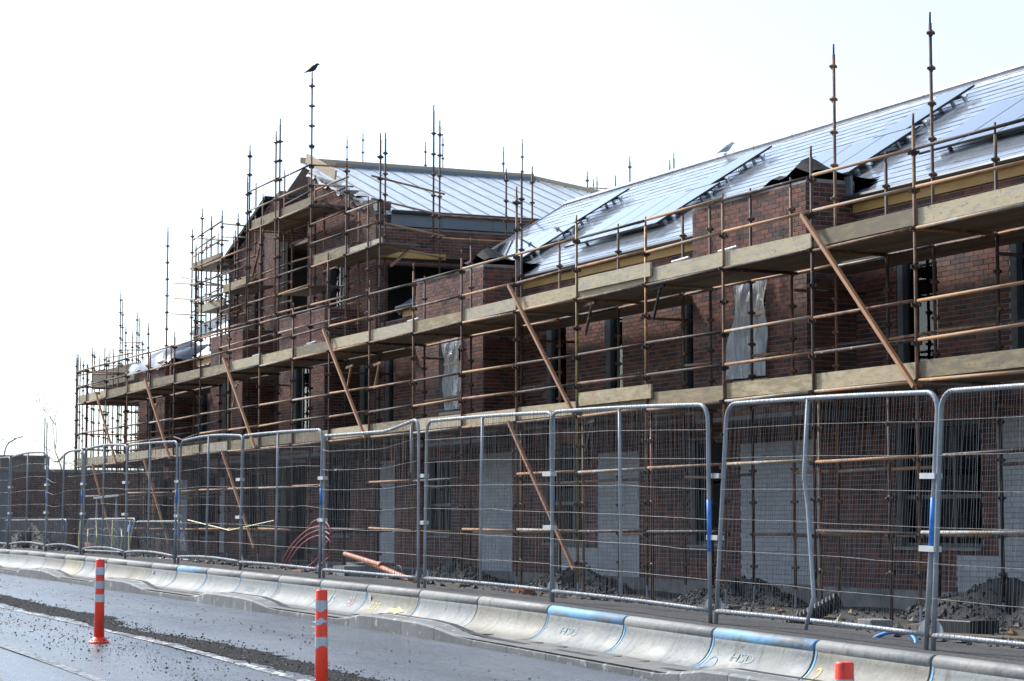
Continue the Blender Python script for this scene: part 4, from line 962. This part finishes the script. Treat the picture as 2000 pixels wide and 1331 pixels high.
for i, (xr, xl) in enumerate(zip(joints[:-1], joints[1:])):
    L_ = xr-xl-.028; xm = (xr+xl)/2
    blue = i in (7, 9, 17); kind = 2 if i in (22,) else (1 if i in (6, 10, 12, 19, 20, 23) else 0)
    sp = {7: 'concrete barrier unit with blue worn top, stencil letters and blue loop mark', 9: 'concrete barrier unit with bright blue worn top and faint stencil letters', 6: 'stained concrete barrier unit with a yellow figure 2',
          12: 'stained concrete barrier unit with yellow number 225 and arrow', 15: 'grey concrete barrier unit with dark stencil letters and faint blue number', 13: 'concrete barrier unit with faint red and blue spray marks',
          22: 'yellow stained concrete barrier unit'}.get(i, ['pale grey concrete barrier unit with plain rolled top', 'brown stained concrete barrier unit with plain rolled top', ''][kind] if not blue else 'grey concrete barrier unit with patchy blue rolled top')
    if i not in (6, 7, 9, 12, 13, 15, 22):
        nb = min((6, 7, 9, 12, 13, 15, 22), key=lambda q_: (abs(q_-i), q_)); nn = {6: 'yellow figure 2 unit', 7: 'blue loop unit', 9: 'bright blue topped unit', 12: 'yellow 225 unit', 13: 'red and blue sprayed unit', 15: 'dark stencilled unit', 22: 'yellow stained unit'}[nb]
        sp = ['pale grey', 'brown stained'][min(kind, 1)]+(' blue topped' if blue else ' plain')+' barrier unit, '+['', 'next', 'second', 'third', 'fourth', 'fifth', 'sixth', 'seventh', 'eighth', 'ninth'][abs(nb-i)]+' from the '+nn+(' toward boundary wall' if i > nb else ' toward near road')
    slope = math.atan2(zsite(xl)-zsite(xr), xr-xl)
    root = empty('concrete_barrier', (xm, 9.86, zsite(xm)-HB-.01), sp, 'concrete barrier', 'concrete barrier units along the kerb', (0, slope, rng.normal(0, .004)))
    b = MB(); pf = PROF + [(-.045, .30), (.06, .30), (.10, -.05), (-.46, -.05)]
    n = len(pf)
    for x in (-L_/2, L_/2): b.v += [(x, y, z) for y, z in pf]
    b.v += list(b.v)      # the end faces keep their own corners so the joints stay crisp
    b.f = [(k, (k+1) % n, n+(k+1) % n, n+k) for k in range(n)] + [tuple(reversed(range(2*n, 3*n))), tuple(range(3*n, 4*n))]
    # subdivide lightly along the length via extra dents is left to the bump
    bo = b.build('body', m_bar[kind], root, local=True)
    for k in range(1, 10): bo.data.polygons[k].use_smooth = True
    r = MB(); r.path([(-L_/2, 0, .305), (-L_/2+.01, 0, .305), (L_/2-.01, 0, .305), (L_/2, 0, .305)], [.057, .064, .064, .057], 14)
    ro = r.build('rolled_top', m_rollb if blue else m_roll, root, smooth=False, local=True)
    for pl in ro.data.polygons: pl.use_smooth = len(pl.vertices) == 4
    if i not in (10, 19):
        s = MB(); xx = -L_/2+.004; wds = .026 if i < 9 else .018
        P0 = []; P1 = []
        for k in range(15):
            y, z = prof_at(.12+.86*k/14); P0.append((xx, y-.003, z+.002)); P1.append((xx+wds, y-.003, z+.002))
        s.grid([P0, P1]); s.build('blue_joint_line', m_bline, root, local=True)
    if i in (7, 9, 15): text_on(root, 'HSD', -L_/2+.40, .58, .105, m_gmark, wid=1.9)
    if i == 7:
        s = MB(); P = []
        for k in range(26):
            t = k/25*1.85*math.pi - .9; P.append((t, ))
        ring = []
        for k in range(27):
            t = -2.3 + k/26*5.4; y, z = prof_at(.42+.20*math.sin(t)); ring.append((-L_/2+.16+.085*math.cos(t), y-.005, z+.003))
        in_ = [(x_+(-.012 if k % 2 else -.012)*math.cos(-2.3+k/26*5.4), y_, z_-.012*math.sin(-2.3+k/26*5.4)) for k, (x_, y_, z_) in enumerate(ring)]; s.grid([ring, in_])
        s.build('blue_loop', m_bline, root, local=True)
    if i == 6: text_on(root, '2', -L_/2+.10, .36, .20, m_ymark, wid=1.0)
    if i == 12:
        text_on(root, '225', -L_/2+.26, .50, .13, m_ymark, wid=1.7); a = MB(); pr = []
        for (xx, ss) in ((.95, .50), (1.18, .50), (1.18, .42), (1.42, .56), (1.18, .70), (1.18, .62), (.95, .62)):
            y, z = prof_at(ss); pr.append((-L_/2+xx, y-.006, z+.003))
        a.add(pr, [(0, 1, 5, 6), (2, 3, 4)]); a.build('yellow_arrow', m_ymark, root, local=True)
    if i == 15: text_on(root, '130', -L_/2+1.0, .48, .15, m_bmark, wid=1.2)
    if i == 13: text_on(root, '-15', -L_/2+.35, .45, .2, m_bmark, wid=1.3); text_on(root, '80', -L_/2+1.15, .5, .18, m_pmark, wid=1.2)
    if i in (12, 18): MB().box((-L_/2+.12, prof_at(.8)[0]-.012, prof_at(.55)[1]+.04), (-L_/2+.20, prof_at(.8)[0]-.008, prof_at(.8)[1]+.06)).build('paper_label', m_clamp, root, local=True)
    if i % 2 == 0 or i in (9, 7):
        for dx in (.2, .75): MB().bar((-L_/2+dx, -.45, .012), (-L_/2+dx+.3, -.36, .03), .05, .006).build('rubber_strip', m_rubber, root, local=True)
# kerb: stones with dropped sections
bumps = [-15.1, -23.1, -29.3, -35.5, -41.3, -47.3]
def khgt(x):
    d = min(abs(x-b) for b in bumps); t = max(0, min(1, (1.9-d)/1.1)); return .070+.095*t*t*(3-2*t)
K = empty('kerb', (-20, 9.1, zroad(-20)), None, None); tag(K, kind='structure')
x = -5.0
while x > -60:
    xe = x-.88
    b = MB(); rows = []
    P = []
    for xx in (x, (x+xe)/2, xe):
        z0 = zroad(xx)-.05; h = zroad(xx)+khgt(xx); bul = -.07*max(0, (khgt(xx)-.075)/.095)
        P.append([(xx, 9.10+bul, z0), (xx, 9.10+bul, h-.02), (xx, 9.125+bul, h), (xx, 9.26, h), (xx, 9.26, z0)])
    b.grid(P); n = 5
    b.f += [(0, 1, 2, 3, 4), (14, 13, 12, 11, 10)]
    b.build('kerbstone', m_kerb, K); x = xe-.010
b = MB(); b.grid([[(x, y, zroad(x)+khgt(x)+.006+.003*hash2(x*9, y)) for x in np.arange(-60, -5, .5)] for y in (9.265, 9.36)]); tag(b.build('dark_gap_strip', m_rubber), kind='structure')  # black strip painted in for the shaded gap between barrier foot and kerb

# ------------------------------------------------------------------ mesh fence panels
fx = [-4.2, -7.65, -11.1, -14.56, -17.97, -21.45, -25.13, -28.65, -32.33, -35.83, -39.15, -42.42, -45.5, -49.1, -52.6]
wiremesh = {}
def fence(i, xr, xl):
    W = xr-xl-.10; H_ = 1.98; cx = xl+.05
    lab = {2: 'leaning mesh fence panel beside the large gravel heap and dark slab', 3: 'upright mesh fence panel with kinked centre post above the corrugated duct', 4: 'taut mesh fence panel with long blue painted post', 5: 'mesh fence panel in front of the grey white panel and diagonal brace', 6: 'mesh fence panel with dented dipping top rail in front of orange pipes',
           7: 'mesh fence panel in front of the red duct coil', 8: 'mesh fence panel crossed by the low brace beside the red duct coil', 9: 'mesh fence panel between the red coil and the crowd barriers', 10: 'mesh fence panel in front of the taped crowd barrier',
           11: 'mesh fence panel with sagging bent top rail', 12: 'mesh fence panel in front of the brick boundary wall', 13: 'mesh fence panel in front of the grey rendered wall'}.get(i, 'galvanised mesh fence panel standing behind the rolled barrier')
    slope = math.atan2(zsite(xl)-zsite(xr), xr-xl)
    root = empty('mesh_fence_panel', (cx, 10.2+rng.normal(0, .02), zsite(cx)+.02), lab, 'fence panel', 'mesh fence panels behind the concrete barrier', (R(rng.normal(0, .7)), slope, 0))
    sh = {2: .04, 3: .055, 4: .0, 5: .03, 6: .0, 7: .02}.get(i, rng.normal(.01, .02))
    def dip(x):
        t = x/W
        if i == 6: return -.09*min(1, t/.02) - (0 if t < .68 else 0) + (.13*(t-.68)/.32 if t > .68 else 0) if t > .03 else -.06
        if i == 11: return -.20*math.exp(-((t-.25)/.22)**2)
        if i in (8, 10, 12): return .05*math.sin(math.pi*t)
        return .012*math.sin(math.pi*t)
    def q(x, z, y=0): return (x + sh*z + .0, y, z + dip(x)*max(0, (z-.6)/1.4))
    rr = .15
    fr = MB(); P = [q(0, -.05), q(0, .5), q(0, 1.2), q(0, H_-rr)]
    for k in range(1, 6): t = R(90)*k/6; P.append(q(rr*(1-math.cos(t)), H_-rr+rr*math.sin(t)))
    for k in range(13): P.append(q(rr+(W-2*rr)*k/12, H_))
    for k in range(1, 6): t = R(90)*k/6; P.append(q(W-rr+rr*math.sin(t), H_-rr+rr*math.cos(t)))
    P += [q(W, H_-rr), q(W, 1.2), q(W, .5), q(W, -.05)]
    fr.path(P, .0205, 8); fro = fr.build('frame', m_galv, root, smooth=True, local=True)
    sag = {6: .0, 8: .03, 9: .04, 10: .05, 11: .05, 12: .05}.get(i, .008)
    MB().path([(0 + .0, 0, .08)] + [(W*k/8+.0, 0, .08+sag*math.sin(math.pi*k/8)) for k in range(1, 8)] + [(W, 0, .08)], .0205, 8).build('bottom_rail', m_galv, root, smooth=True, local=True)
    mid = [q(W*.47, .08, -.0), q(W*.47, .7), q(W*.47, 1.3), q(W*.47, H_)]
    if i == 3: mid = [(W*.42+.34, -.12, .02), (W*.42+.46, -.12, .30), (W*.42+.16, -.01, 1.05), q(W*.42, 1.3), q(W*.42, H_)]
    if i != 6: MB().path(mid, .018, 8).build('centre_post', m_galv, root, smooth=True, local=True)
    else: MB().path([q(W*.93, H_-.05), q(W*.93, 1.35)], .018, 8).build('centre_post', m_galv, root, smooth=True, local=True)
    # mesh wires, too thin to pick apart: one part
    wv = MB(); n = int(W/.038)
    for k in range(1, n):
        x = W*k/n; a1, a2, ph = rng.normal(0, .006), rng.normal(0, .004), rng.uniform(0, 6)
        if i in (5, 6): a1 *= 2.2
        if i == 6 and .45*W < x < .85*W: a1 += rng.normal(0, .02)
        pts = []
        for j in range(8):
            z = .06+(H_-.04)*j/7; pts.append(q(x+a1*math.sin(z*2.6+ph*.2)+a2*math.sin(z*5+ph), z, -.024+.006*math.sin(z*4+ph)))
        wv.path(pts, .0017, 3, cap=False)
    for hz in (.36, .64, .92, 1.20, 1.48, 1.75):
        ph = rng.uniform(0, 6); kink = rng.uniform(.1, .9); ka = rng.normal(0, .007)
        pts = []
        for j in range(15):
            t = j/14; z = hz+.004*math.sin(t*5+ph)+.0015*math.sin(t*17+ph)+ka*math.exp(-((t-kink)/.08)**2); pts.append(q(W*t, z, -.028))
        wv.path(pts, .0024, 3, cap=False)
    # wrap ticks along the rails
    tag(wv.build('wire_mesh', m_wire, root, local=True), kind='stuff')
    # couplers and foot plates at the left end
    for hz in (.75, 1.32): MB().cbox((-.055, 0, hz), (.20, .075, .045)).build('clamp', m_clamp, root, local=True)
    for xx in (.0, W):
        p = MB(); pts_ = [(xx+(.13*math.cos(t) if xx == 0 else -.13*math.cos(t)), .012, .06+.14*math.sin(t)) for t in np.linspace(0, math.pi/2, 7)] + [(xx, .012, .06)]
        m_ = len(pts_); p.add(pts_+[(a_, -.012+.02, c_) for a_, b_, c_ in pts_], [tuple(range(m_)), tuple(reversed(range(m_, 2*m_)))]+[(k, (k+1) % m_, m_+(k+1) % m_, m_+k) for k in range(m_)])
        if i < 8: p.build('foot_plate', m_galv, root, local=True)
        MB().path([(xx, 0, -.12), (xx, 0, -.04)], .014, 6).build('foot_pin', m_std, root, local=True)
    if i in (3, 4, 5, 7, 9, 11, 12, 2):
        lo, hi = {3: (.75, 1.15), 4: (.62, 1.10), 5: (.98, 1.12), 2: (.9, 1.28)}.get(i, (.95, 1.18))
        xx = W if i in (4, 3, 5) else W
        MB().path([q(xx, lo), q(xx, (lo+hi)/2), q(xx, hi)], .0222, 8).build('blue_paint', m_tape, root, smooth=True, local=True)
    return root
for i, (xr, xl) in enumerate(zip(fx[:-1], fx[1:])): fence(i, xr, xl)

# ------------------------------------------------------------------ delineator posts
def post(x, y, label, lean, torn):
    H_ = .85; root = empty('delineator_post', (x, y, zroad(x)), label, 'road post', 'orange delineator posts along the white line', (0, lean, 0))
    def seg(f0, f1, dr=0):
        r = lambda f: (.045+.010*(1-f)**2.0+dr); return [(0, 0, H_*f0), (0, 0, H_*(f0+f1)/2), (0, 0, H_*f1)], [r(f0), r((f0+f1)/2), r(f1)]
    b = MB(); pts_, rs = seg(.05, .99); b.path(pts_+[(0, 0, H_)], rs+[.040], 20); b.build('tube', m_orange, root, smooth=False, local=True)
    for pl in root.children[0].data.polygons: pl.use_smooth = len(pl.vertices) == 4
    for n_, (lo, hi) in enumerate(((.815, .905), (.65, .74), (.49, .58))):
        s = MB(); P = []
        N_ = 24
        for row in range(2):
            rr_ = []
            for k in range(N_+1):
                t = 2*math.pi*k/N_; f = lo if row == 0 else hi
                if torn and row == 0: f += .014*math.sin(t*3+n_)+(.045 if (n_ == 1 and math.sin(t*1.0+2.2) > .3) else 0)
                if torn and row == 1 and n_ == 1: f -= .012*math.sin(t*4)
                r_ = .0475+.010*(1-f)**2; rr_.append((r_*math.cos(t), r_*math.sin(t), H_*f))
            P.append(rr_)
        s.grid(P); s.build('reflective_band', m_refl, root, smooth=True, local=True)
    bs = MB(); bs.path([(0, 0, .004), (0, 0, .012), (0, 0, .022), (0, 0, .06)], [.108, .108, .095, .057], 24)
    bs.build('base', m_orange, root, local=True)
    for t in (.4, 1.97, 3.54, 5.1): MB().path([(.082*math.cos(t), .082*math.sin(t), .018), (.082*math.cos(t), .082*math.sin(t), .036)], .012, 6).build('bolt', m_rubber, root, local=True)
    if torn:
        for t, f in ((3.6, .70), (3.8, .66), (3.5, .60)):
            d = Vector((math.cos(t), math.sin(t), 0)); p = d*.048+Vector((0, 0, H_*f)); MB().bar(p, p+d*.04+Vector((0, 0, .012)), .03, .003).build('torn_flap', m_refl, root, local=True)
post(-22.55, 5.62, 'scuffed orange post with three clean white bands and splayed base', R(.3), False)
post(-16.12, 5.74, 'orange post with torn peeling white bands', R(-1.0), True)
post(-9.0, 5.82, 'orange post of which only the bare top shows before the yellow figure 2', R(.5), False)

# ------------------------------------------------------------------ things on the site
root = empty('duct_coil', (-40.6, 14.0, zg(-40.6, 14.0)), 'loose coil of dark red flexible ducting leaning behind the fence', 'duct coil')
for n_, (cv, Y) in enumerate((([(549, 1108), (553, 1094), (570, 1066), (596, 1040), (620, 1029), (640, 1032)], 14.0), ([(556, 1112), (562, 1092), (580, 1064), (604, 1044), (628, 1036), (646, 1046)], 14.1), ([(563, 1110), (570, 1090), (588, 1066), (612, 1050), (634, 1048), (648, 1062)], 14.2),
        ([(552, 1104), (552, 1114), (566, 1119), (600, 1108), (626, 1086), (640, 1058)], 13.9), ([(590, 1118), (612, 1112), (634, 1094), (648, 1072)], 13.95), ([(572, 1116), (600, 1116), (626, 1104), (642, 1090)], 13.85), ([(604, 1030), (612, 1020), (626, 1016), (640, 1024), (648, 1044)], 14.3))):
    q_ = [unp(x_, y_, Y) for x_, y_ in cv]; P = []
    for k in range(len(q_)-1):
        a, b_, c, d = q_[max(k-1, 0)], q_[k], q_[k+1], q_[min(k+2, len(q_)-1)]
        for t in (0, .25, .5, .75): P.append(.5*((2*b_)+(c-a)*t+(2*a-5*b_+4*c-d)*t*t+(3*b_-a-3*c+d)*t**3))
    P.append(q_[-1]); MB().path(P, .021, 7).build('duct', m_red, root, smooth=True)
def pipe(p0, p1, label):
    p0 = Vector(p0); p1 = Vector(p1); d = (p1-p0).normalized(); b = MB(); b.path([p0, p1], .046, 12); b.path([p1-d*.16, p1], .056, 12)
    tag(b.build('drain_pipe', m_pipe, None, smooth=False), label, 'pipe', 'orange drain pipes behind the fence')
    return
pipe((-37.0, 13.6, -.50), (-34.7, 13.4, -.66), 'short orange drain pipe lying farther under the fence')
pipe((-35.6, 13.5, -.62), (-32.9, 13.2, -.86), 'long orange drain pipe sloping to the fence foot')
# supports of the pipes
for x, y, s_ in ((-36.6, 13.8, .5), (-35.9, 13.3, .36)):
    b = MB(); b.cbox((x, y, zg(x, y)+s_*.45), (.55, .45, s_*.8)); tag(b.build('prop_block', m_cover), ('tall' if s_ > .4 else 'low')+' pale block propping the orange pipes', 'block', 'blocks under the orange pipes')
for x, y in ((-35.2, 13.9),):
    b = MB(); b.path([(x, y, zg(x, y)), (x, y, zg(x, y)+.30)], [.14, .17], 14, cap=False); b.path([(x, y, zg(x, y)+.01), (x, y, zg(x, y)+.02)], [.14, .14], 14)
    r_ = empty('bucket', (x, y, zg(x, y)), 'black bucket with a wire handle beside the orange pipe', 'bucket'); b.build('pail', m_rubber, r_)
    MB().path([(x-.17, y, zg(x, y)+.3)]+[(x-.17*math.cos(t), y, zg(x, y)+.3+.14*math.sin(t)) for t in np.linspace(.2, 2.9, 9)]+[(x+.17, y, zg(x, y)+.3)], .006, 5).build('handle', m_wire, r_)
# corrugated duct
p0 = Vector((-18.35, 11.0, -1.08)); p1 = Vector((-17.78, 11.45, -.70)); d = (p1-p0).normalized(); P = []; rs = []
for j in range(60): P.append(p0+(p1-p0)*(j/59)); rs.append(.078 if j % 3 else .060)
b = MB(); b.path(P, rs, 14, cap=False); tag(b.build('corrugated_duct', m_rubber, None, smooth=False), 'black corrugated duct end sticking up behind the fence', 'duct')
b = MB(); b.path([(-15.9+.35*math.cos(t), 10.75+.1*math.sin(t), zsite(-15.7)-.10+.13*math.sin(t)) for t in np.linspace(.1, 3.0, 20)], .018, 7)
tag(b.build('blue_hose', m_blue, None, smooth=True), 'bright blue hose looping up behind the barrier', 'hose')
for (x, y, sx, sy, sz_, rot, mat, lab, cat) in ((-21.9, 15.9, .62, .45, .17, .1, m_rubber, 'dark grey slab lying by the large gravel heap', 'slab'), (-20.9, 15.4, 1.6, .24, .05, .25, m_deck, 'grey weathered plank lying beside the dark slab', 'plank'),
        (-23.4, 15.6, .45, .3, .1, -.2, m_conc, 'pale concrete block on the ground near the fence joint', 'block'), (-29.6, 15.6, .5, .2, .1, .3, m_conc, 'broken pale kerb piece behind the corrugated duct', 'block'),
        (-35.1, 16.2, .34, .25, .16, .2, m_pipe, 'orange clay block at a scaffold foot', 'block'), (-33.4, 15.7, .7, .3, .08, .1, m_deck, 'dark short board lying under the red standard', 'plank')):
    b = MB(); z = zg(x, y); b.cbox((x, y, z+sz_/2), (sx, sy, sz_), Matrix.Rotation(rot, 3, 'Z').to_euler()); o = b.build('ground_'+cat, mat)
    bv = o.modifiers.new('bevel', 'BEVEL'); bv.width = .012; bv.segments = 1; tag(o, lab, cat)
# crowd barriers and clutter on the left
def crowd(x0, x1, y0, y1, z, h, label, tilt=0):
    L_ = math.hypot(x1-x0, y1-y0); root = empty('crowd_barrier', (x0, y0, z), label, 'crowd barrier', 'steel crowd barriers on the far site', (tilt, 0, math.atan2(y1-y0, x1-x0)))
    P = [(0, 0, .0+.12), (0, 0, h-.15)] + [(.15*(1-math.cos(t)), 0, h-.15+.15*math.sin(t)) for t in np.linspace(.3, 1.57, 4)] + [(L_-.15+.15*math.sin(t), 0, h-.15+.15*math.cos(t)) for t in np.linspace(0, 1.27, 4)] + [(L_, 0, h-.15), (L_, 0, .12), (L_-.05, 0, .1), (.05, 0, .1), (0, 0, .12)]
    MB().path(P, .021, 7).build('frame', m_galv, root, smooth=True, local=True)
    n = int(L_/.13)
    for k in range(1, n): MB().path([(L_*k/n, 0, .1), (L_*k/n, 0, h)], .008, 5).build('bar', m_galv, root, local=True)
    for xx in (.25, L_-.25): MB().bar((xx, -.3, .02), (xx, .3, .02), .04, .03).build('foot', m_galv, root, local=True)
    MB().cbox((L_-.35, -.02, h-.22), (.28, .01, .16)).build('plate', m_tape, root, local=True)
crowd(-52.5, -47.4, 12.6, 12.4, zg(-50, 12.6)+.05, .85, 'steel crowd barrier draped with yellow hazard tape', R(-12))
crowd(-49.6, -46.2, 13.4, 13.5, zg(-48, 13.4)+.05, .95, 'steel crowd barrier leaning behind the taped one', R(14))
crowd(-71, -62.5, 14.6, 14.6, zg(-64, 14.6), 1.0, 'long steel crowd barrier before the brick boundary wall')
for k in range(7):
    x = -51.6+.75*k; b = MB(); b.path([(x, 12.38, .12-.2*(k % 2)), (x+.2+.1*(k % 3), 12.3, -.25), (x+.45, 12.25, -.55)], .012, 4)
    tag(b.build('hazard_tape', m_yel), 'pale yellow tape strand hanging on the crowd barrier', 'tape', 'tape strands on the crowd barrier')
b = MB(); b.path([(-46.2, 13.4, .12), (-44.5, 13.8, -.10), (-42.8, 14.2, .10)], .012, 4); tag(b.build('tape_span', m_yel), 'yellow tape sagging from the crowd barrier to a standard', 'tape')
# trestle
r_ = empty('steel_trestle', (-55.5, 14, zg(-55, 14)), 'pale steel trestle frame standing near the scaffold end', 'trestle')
z0 = zg(-55, 14)
for xx in (-56.6, -54.6): 
    for dx in (-.2, .2): MB().bar((xx+dx, 14, z0), (xx, 14, z0+1.55), .035, .035).build('leg', m_galv, r_)
MB().bar((-56.9, 14, z0+1.56), (-54.3, 14, z0+1.60), .05, .05).build('top_bar', m_galv, r_)
b = MB(); b.cbox((-58.0, 14.2, zg(-58, 14)+.3), (1.6, .3, .04), Matrix.Rotation(.12, 3, 'Y').to_euler()); b.cbox((-57.4, 14.2, zg(-58, 14)+.2), (.08, .3, .4)); b.cbox((-58.6, 14.2, zg(-58, 14)+.15), (.08, .3, .3))
tag(b.build('red_trestle', m_pipe), 'low rusty red trestle among the rubble', 'trestle')
heap(-62.5, 13.6, 2.6, .9, .75, 'grey gravel heap before the rendered wall and long crowd barrier')

# ------------------------------------------------------------------ far left: boundary walls, lamp, tree
BWL = empty('boundary_wall', (-75, 16.5, -.6), 'dark red brick boundary wall with pale coping beyond the scaffold end', 'wall')
bb = Brickwork(BWL); bb.wall((-75, 15.55), (0, 1), (1, 0), 7.5, -.75, 1.80, thick=.3); bb.build(0)
MB().box((-75.34, 15.5, 1.80), (-74.95, 23.0, 1.90)).build('coping', m_conc, BWL)
RW = empty('rendered_wall', (-75, 13, -.6), 'plain grey rendered wall at the end of the brick boundary wall', 'wall')
MB().box((-75.30, 10.5, -.75), (-74.97, 15.52, 1.86)).build('panel', m_cover, RW); MB().box((-75.36, 10.5, 1.862), (-74.9, 15.49, 1.94)).build('coping', m_conc, RW)
tag(MB().box((-92, 18.4, -.6), (-90.5, 20.2, 2.75)).box((-92.1, 18.3, 2.752), (-90.4, 20.3, 2.85)).build('brick_pier', m_deck), 'dark square brick stack behind the boundary wall', 'stack')
L0 = unp(8, 900, 30.9)*(1); r_ = empty('street_lamp', (L0.x, 30.9, -.4), 'slim grey street lamp with curved arm far beyond the wall', 'street lamp')
P = [(L0.x, 30.9, -.4), (L0.x, 30.9, 4.6)]
for t in np.linspace(.2, 1.45, 7): P.append((L0.x+.2*(1-math.cos(t)), 30.9+.5*(1-math.cos(t)), 4.6+1.1*math.sin(t)))
MB().path(P+[(L0.x+.2, 31.6, 5.85)], .055, 7).build('pole', m_lamp, r_, smooth=True); MB().bar((L0.x+.2, 31.5, 5.85), (L0.x+.25, 32.1, 6.0), .22, .08).build('lamp_head', m_lamp, r_)
tr_ = empty('bare_tree', (-112, 26.0, -.4), 'bare leafless tree behind the scaffold end', 'tree'); tk = MB(); tw = MB()
def grow(p, d, L_, r, lv):
    q_ = p+d*L_; (tk if lv < 2 else tw).path([p, (p+q_)/2+Vector(rng.normal(0, .05, 3))*L_, q_], [r, r*.8, r*.6], 5)
    if lv >= 6: return
    for _ in range(2 if lv < 2 else 3):
        grow(q_, (d+Vector(rng.normal(0, .42, 3))+Vector((0, 0, .06))).normalized(), L_*rng.uniform(.62, .82), r*.58, lv+1)
grow(Vector((-112, 26.0, -.4)), Vector((0, 0, 1)), 2.6, .075, 0)
tk.build('trunk', m_bark, tr_); tw.build('crown', m_bark, tr_)

# ------------------------------------------------------------------ birds: one lofted body each
def bird(name, loc, face, sc_, mat, label, secs, legm):
    root = empty(name, loc, label, 'bird', None, (0, 0, face)); b = MB()
    b.path([Vector((x*sc_, 0, z*sc_)) for x, z, r in secs], [r*sc_ for x, z, r in secs], 10); b.build('body', mat, root, smooth=True, local=True)
    for s in (-1, 1):
        wv = MB(); wv.path([Vector((.10*sc_, s*.12*sc_, .25*sc_)), Vector((-.02*sc_, s*.145*sc_, .19*sc_)), Vector((-.20*sc_, s*.09*sc_, .09*sc_)), Vector((-.37*sc_, s*.03*sc_, .01*sc_))], [.04*sc_, .07*sc_, .05*sc_, .008*sc_], 7)
        wv.build('wing', mat if name == 'crow' else M('gull_grey', [(.3, (.34, .36, .39)), (.7, (.42, .44, .47))], 4, .7), root, smooth=True, local=True)
        MB().path([Vector((.0, s*.03*sc_, .08*sc_)), Vector((.01*sc_, s*.03*sc_, 0))], .008*sc_, 5).build('leg', legm, root, local=True)
CS = [(-.46, -.06, .012), (-.36, .00, .040), (-.24, .07, .075), (-.12, .13, .13), (.00, .19, .16), (.10, .26, .145), (.17, .33, .105), (.22, .39, .092), (.28, .42, .078), (.325, .42, .045), (.36, .41, .022), (.44, .395, .005)]
FR = math.atan2(CAMR.y, CAMR.x)
bird('crow', (-51.45, IY, 11.21), FR, .46, m_crow, 'black crow perched on the tip of the tallest standard', CS, m_black)
gp = unp(1417, 299, RY); bird('gull', (gp.x, RY+.02, RZ+.10), FR, .46, m_gull, 'white gull standing on the roof ridge', CS, m_pipe)

# ------------------------------------------------------------------ houses across the road, mirrored in the windows
m_rend = M('pale_render', [(.3, (.42, .38, .34)), (.7, (.52, .47, .42))], 1, .9)
m_roof2 = M('dark_tile', [(.3, (.05, .05, .055)), (.7, (.09, .085, .085))], 6, .8)
for n_ in range(13):
    x0 = -150+9.2*n_; zb = zroad(x0)-.3; lab = ['pale rendered house', 'grey rendered house'][n_ % 2]
    hr = empty('house', (x0, -16, zb), 'rendered two storey house across the road, seen mirrored in the windows', 'house', 'houses across the road')
    MB().box((x0, -24, zb), (x0+9.0, -16, zb+5.6)).build('wall', m_rend if n_ % 2 == 0 else m_cover, hr)
    MB().add([(x0-.1, -24.4, zb+5.601), (x0+9.1, -24.4, zb+5.601), (x0+9.1, -15.6, zb+5.601), (x0-.1, -15.6, zb+5.601), (x0-.1, -20, zb+8.2), (x0+9.1, -20, zb+8.2)], [(0,3,2,1),(3,2,5,4)[::1],(0,1,5,4)[::-1],(0,4,3),(1,2,5)]).build('roof', m_roof2, hr)
    for wx in (1.2, 5.4):
        for wz in (.9, 3.5): MB().box((x0+wx, -15.999, zb+wz), (x0+wx+1.8, -15.93, zb+wz+1.3)).build('window', m_frame, hr)
    MB().box((x0+3.6, -15.999, zb+.1), (x0+4.6, -15.92, zb+2.2)).build('door', m_frame, hr)

# ------------------------------------------------------------------ lift the whole place so the road at the camera is near z = 0
for o in list(C.objects):
    if o.parent is None and o.type in ('MESH', 'EMPTY', 'CAMERA'): o.location.z += CZ
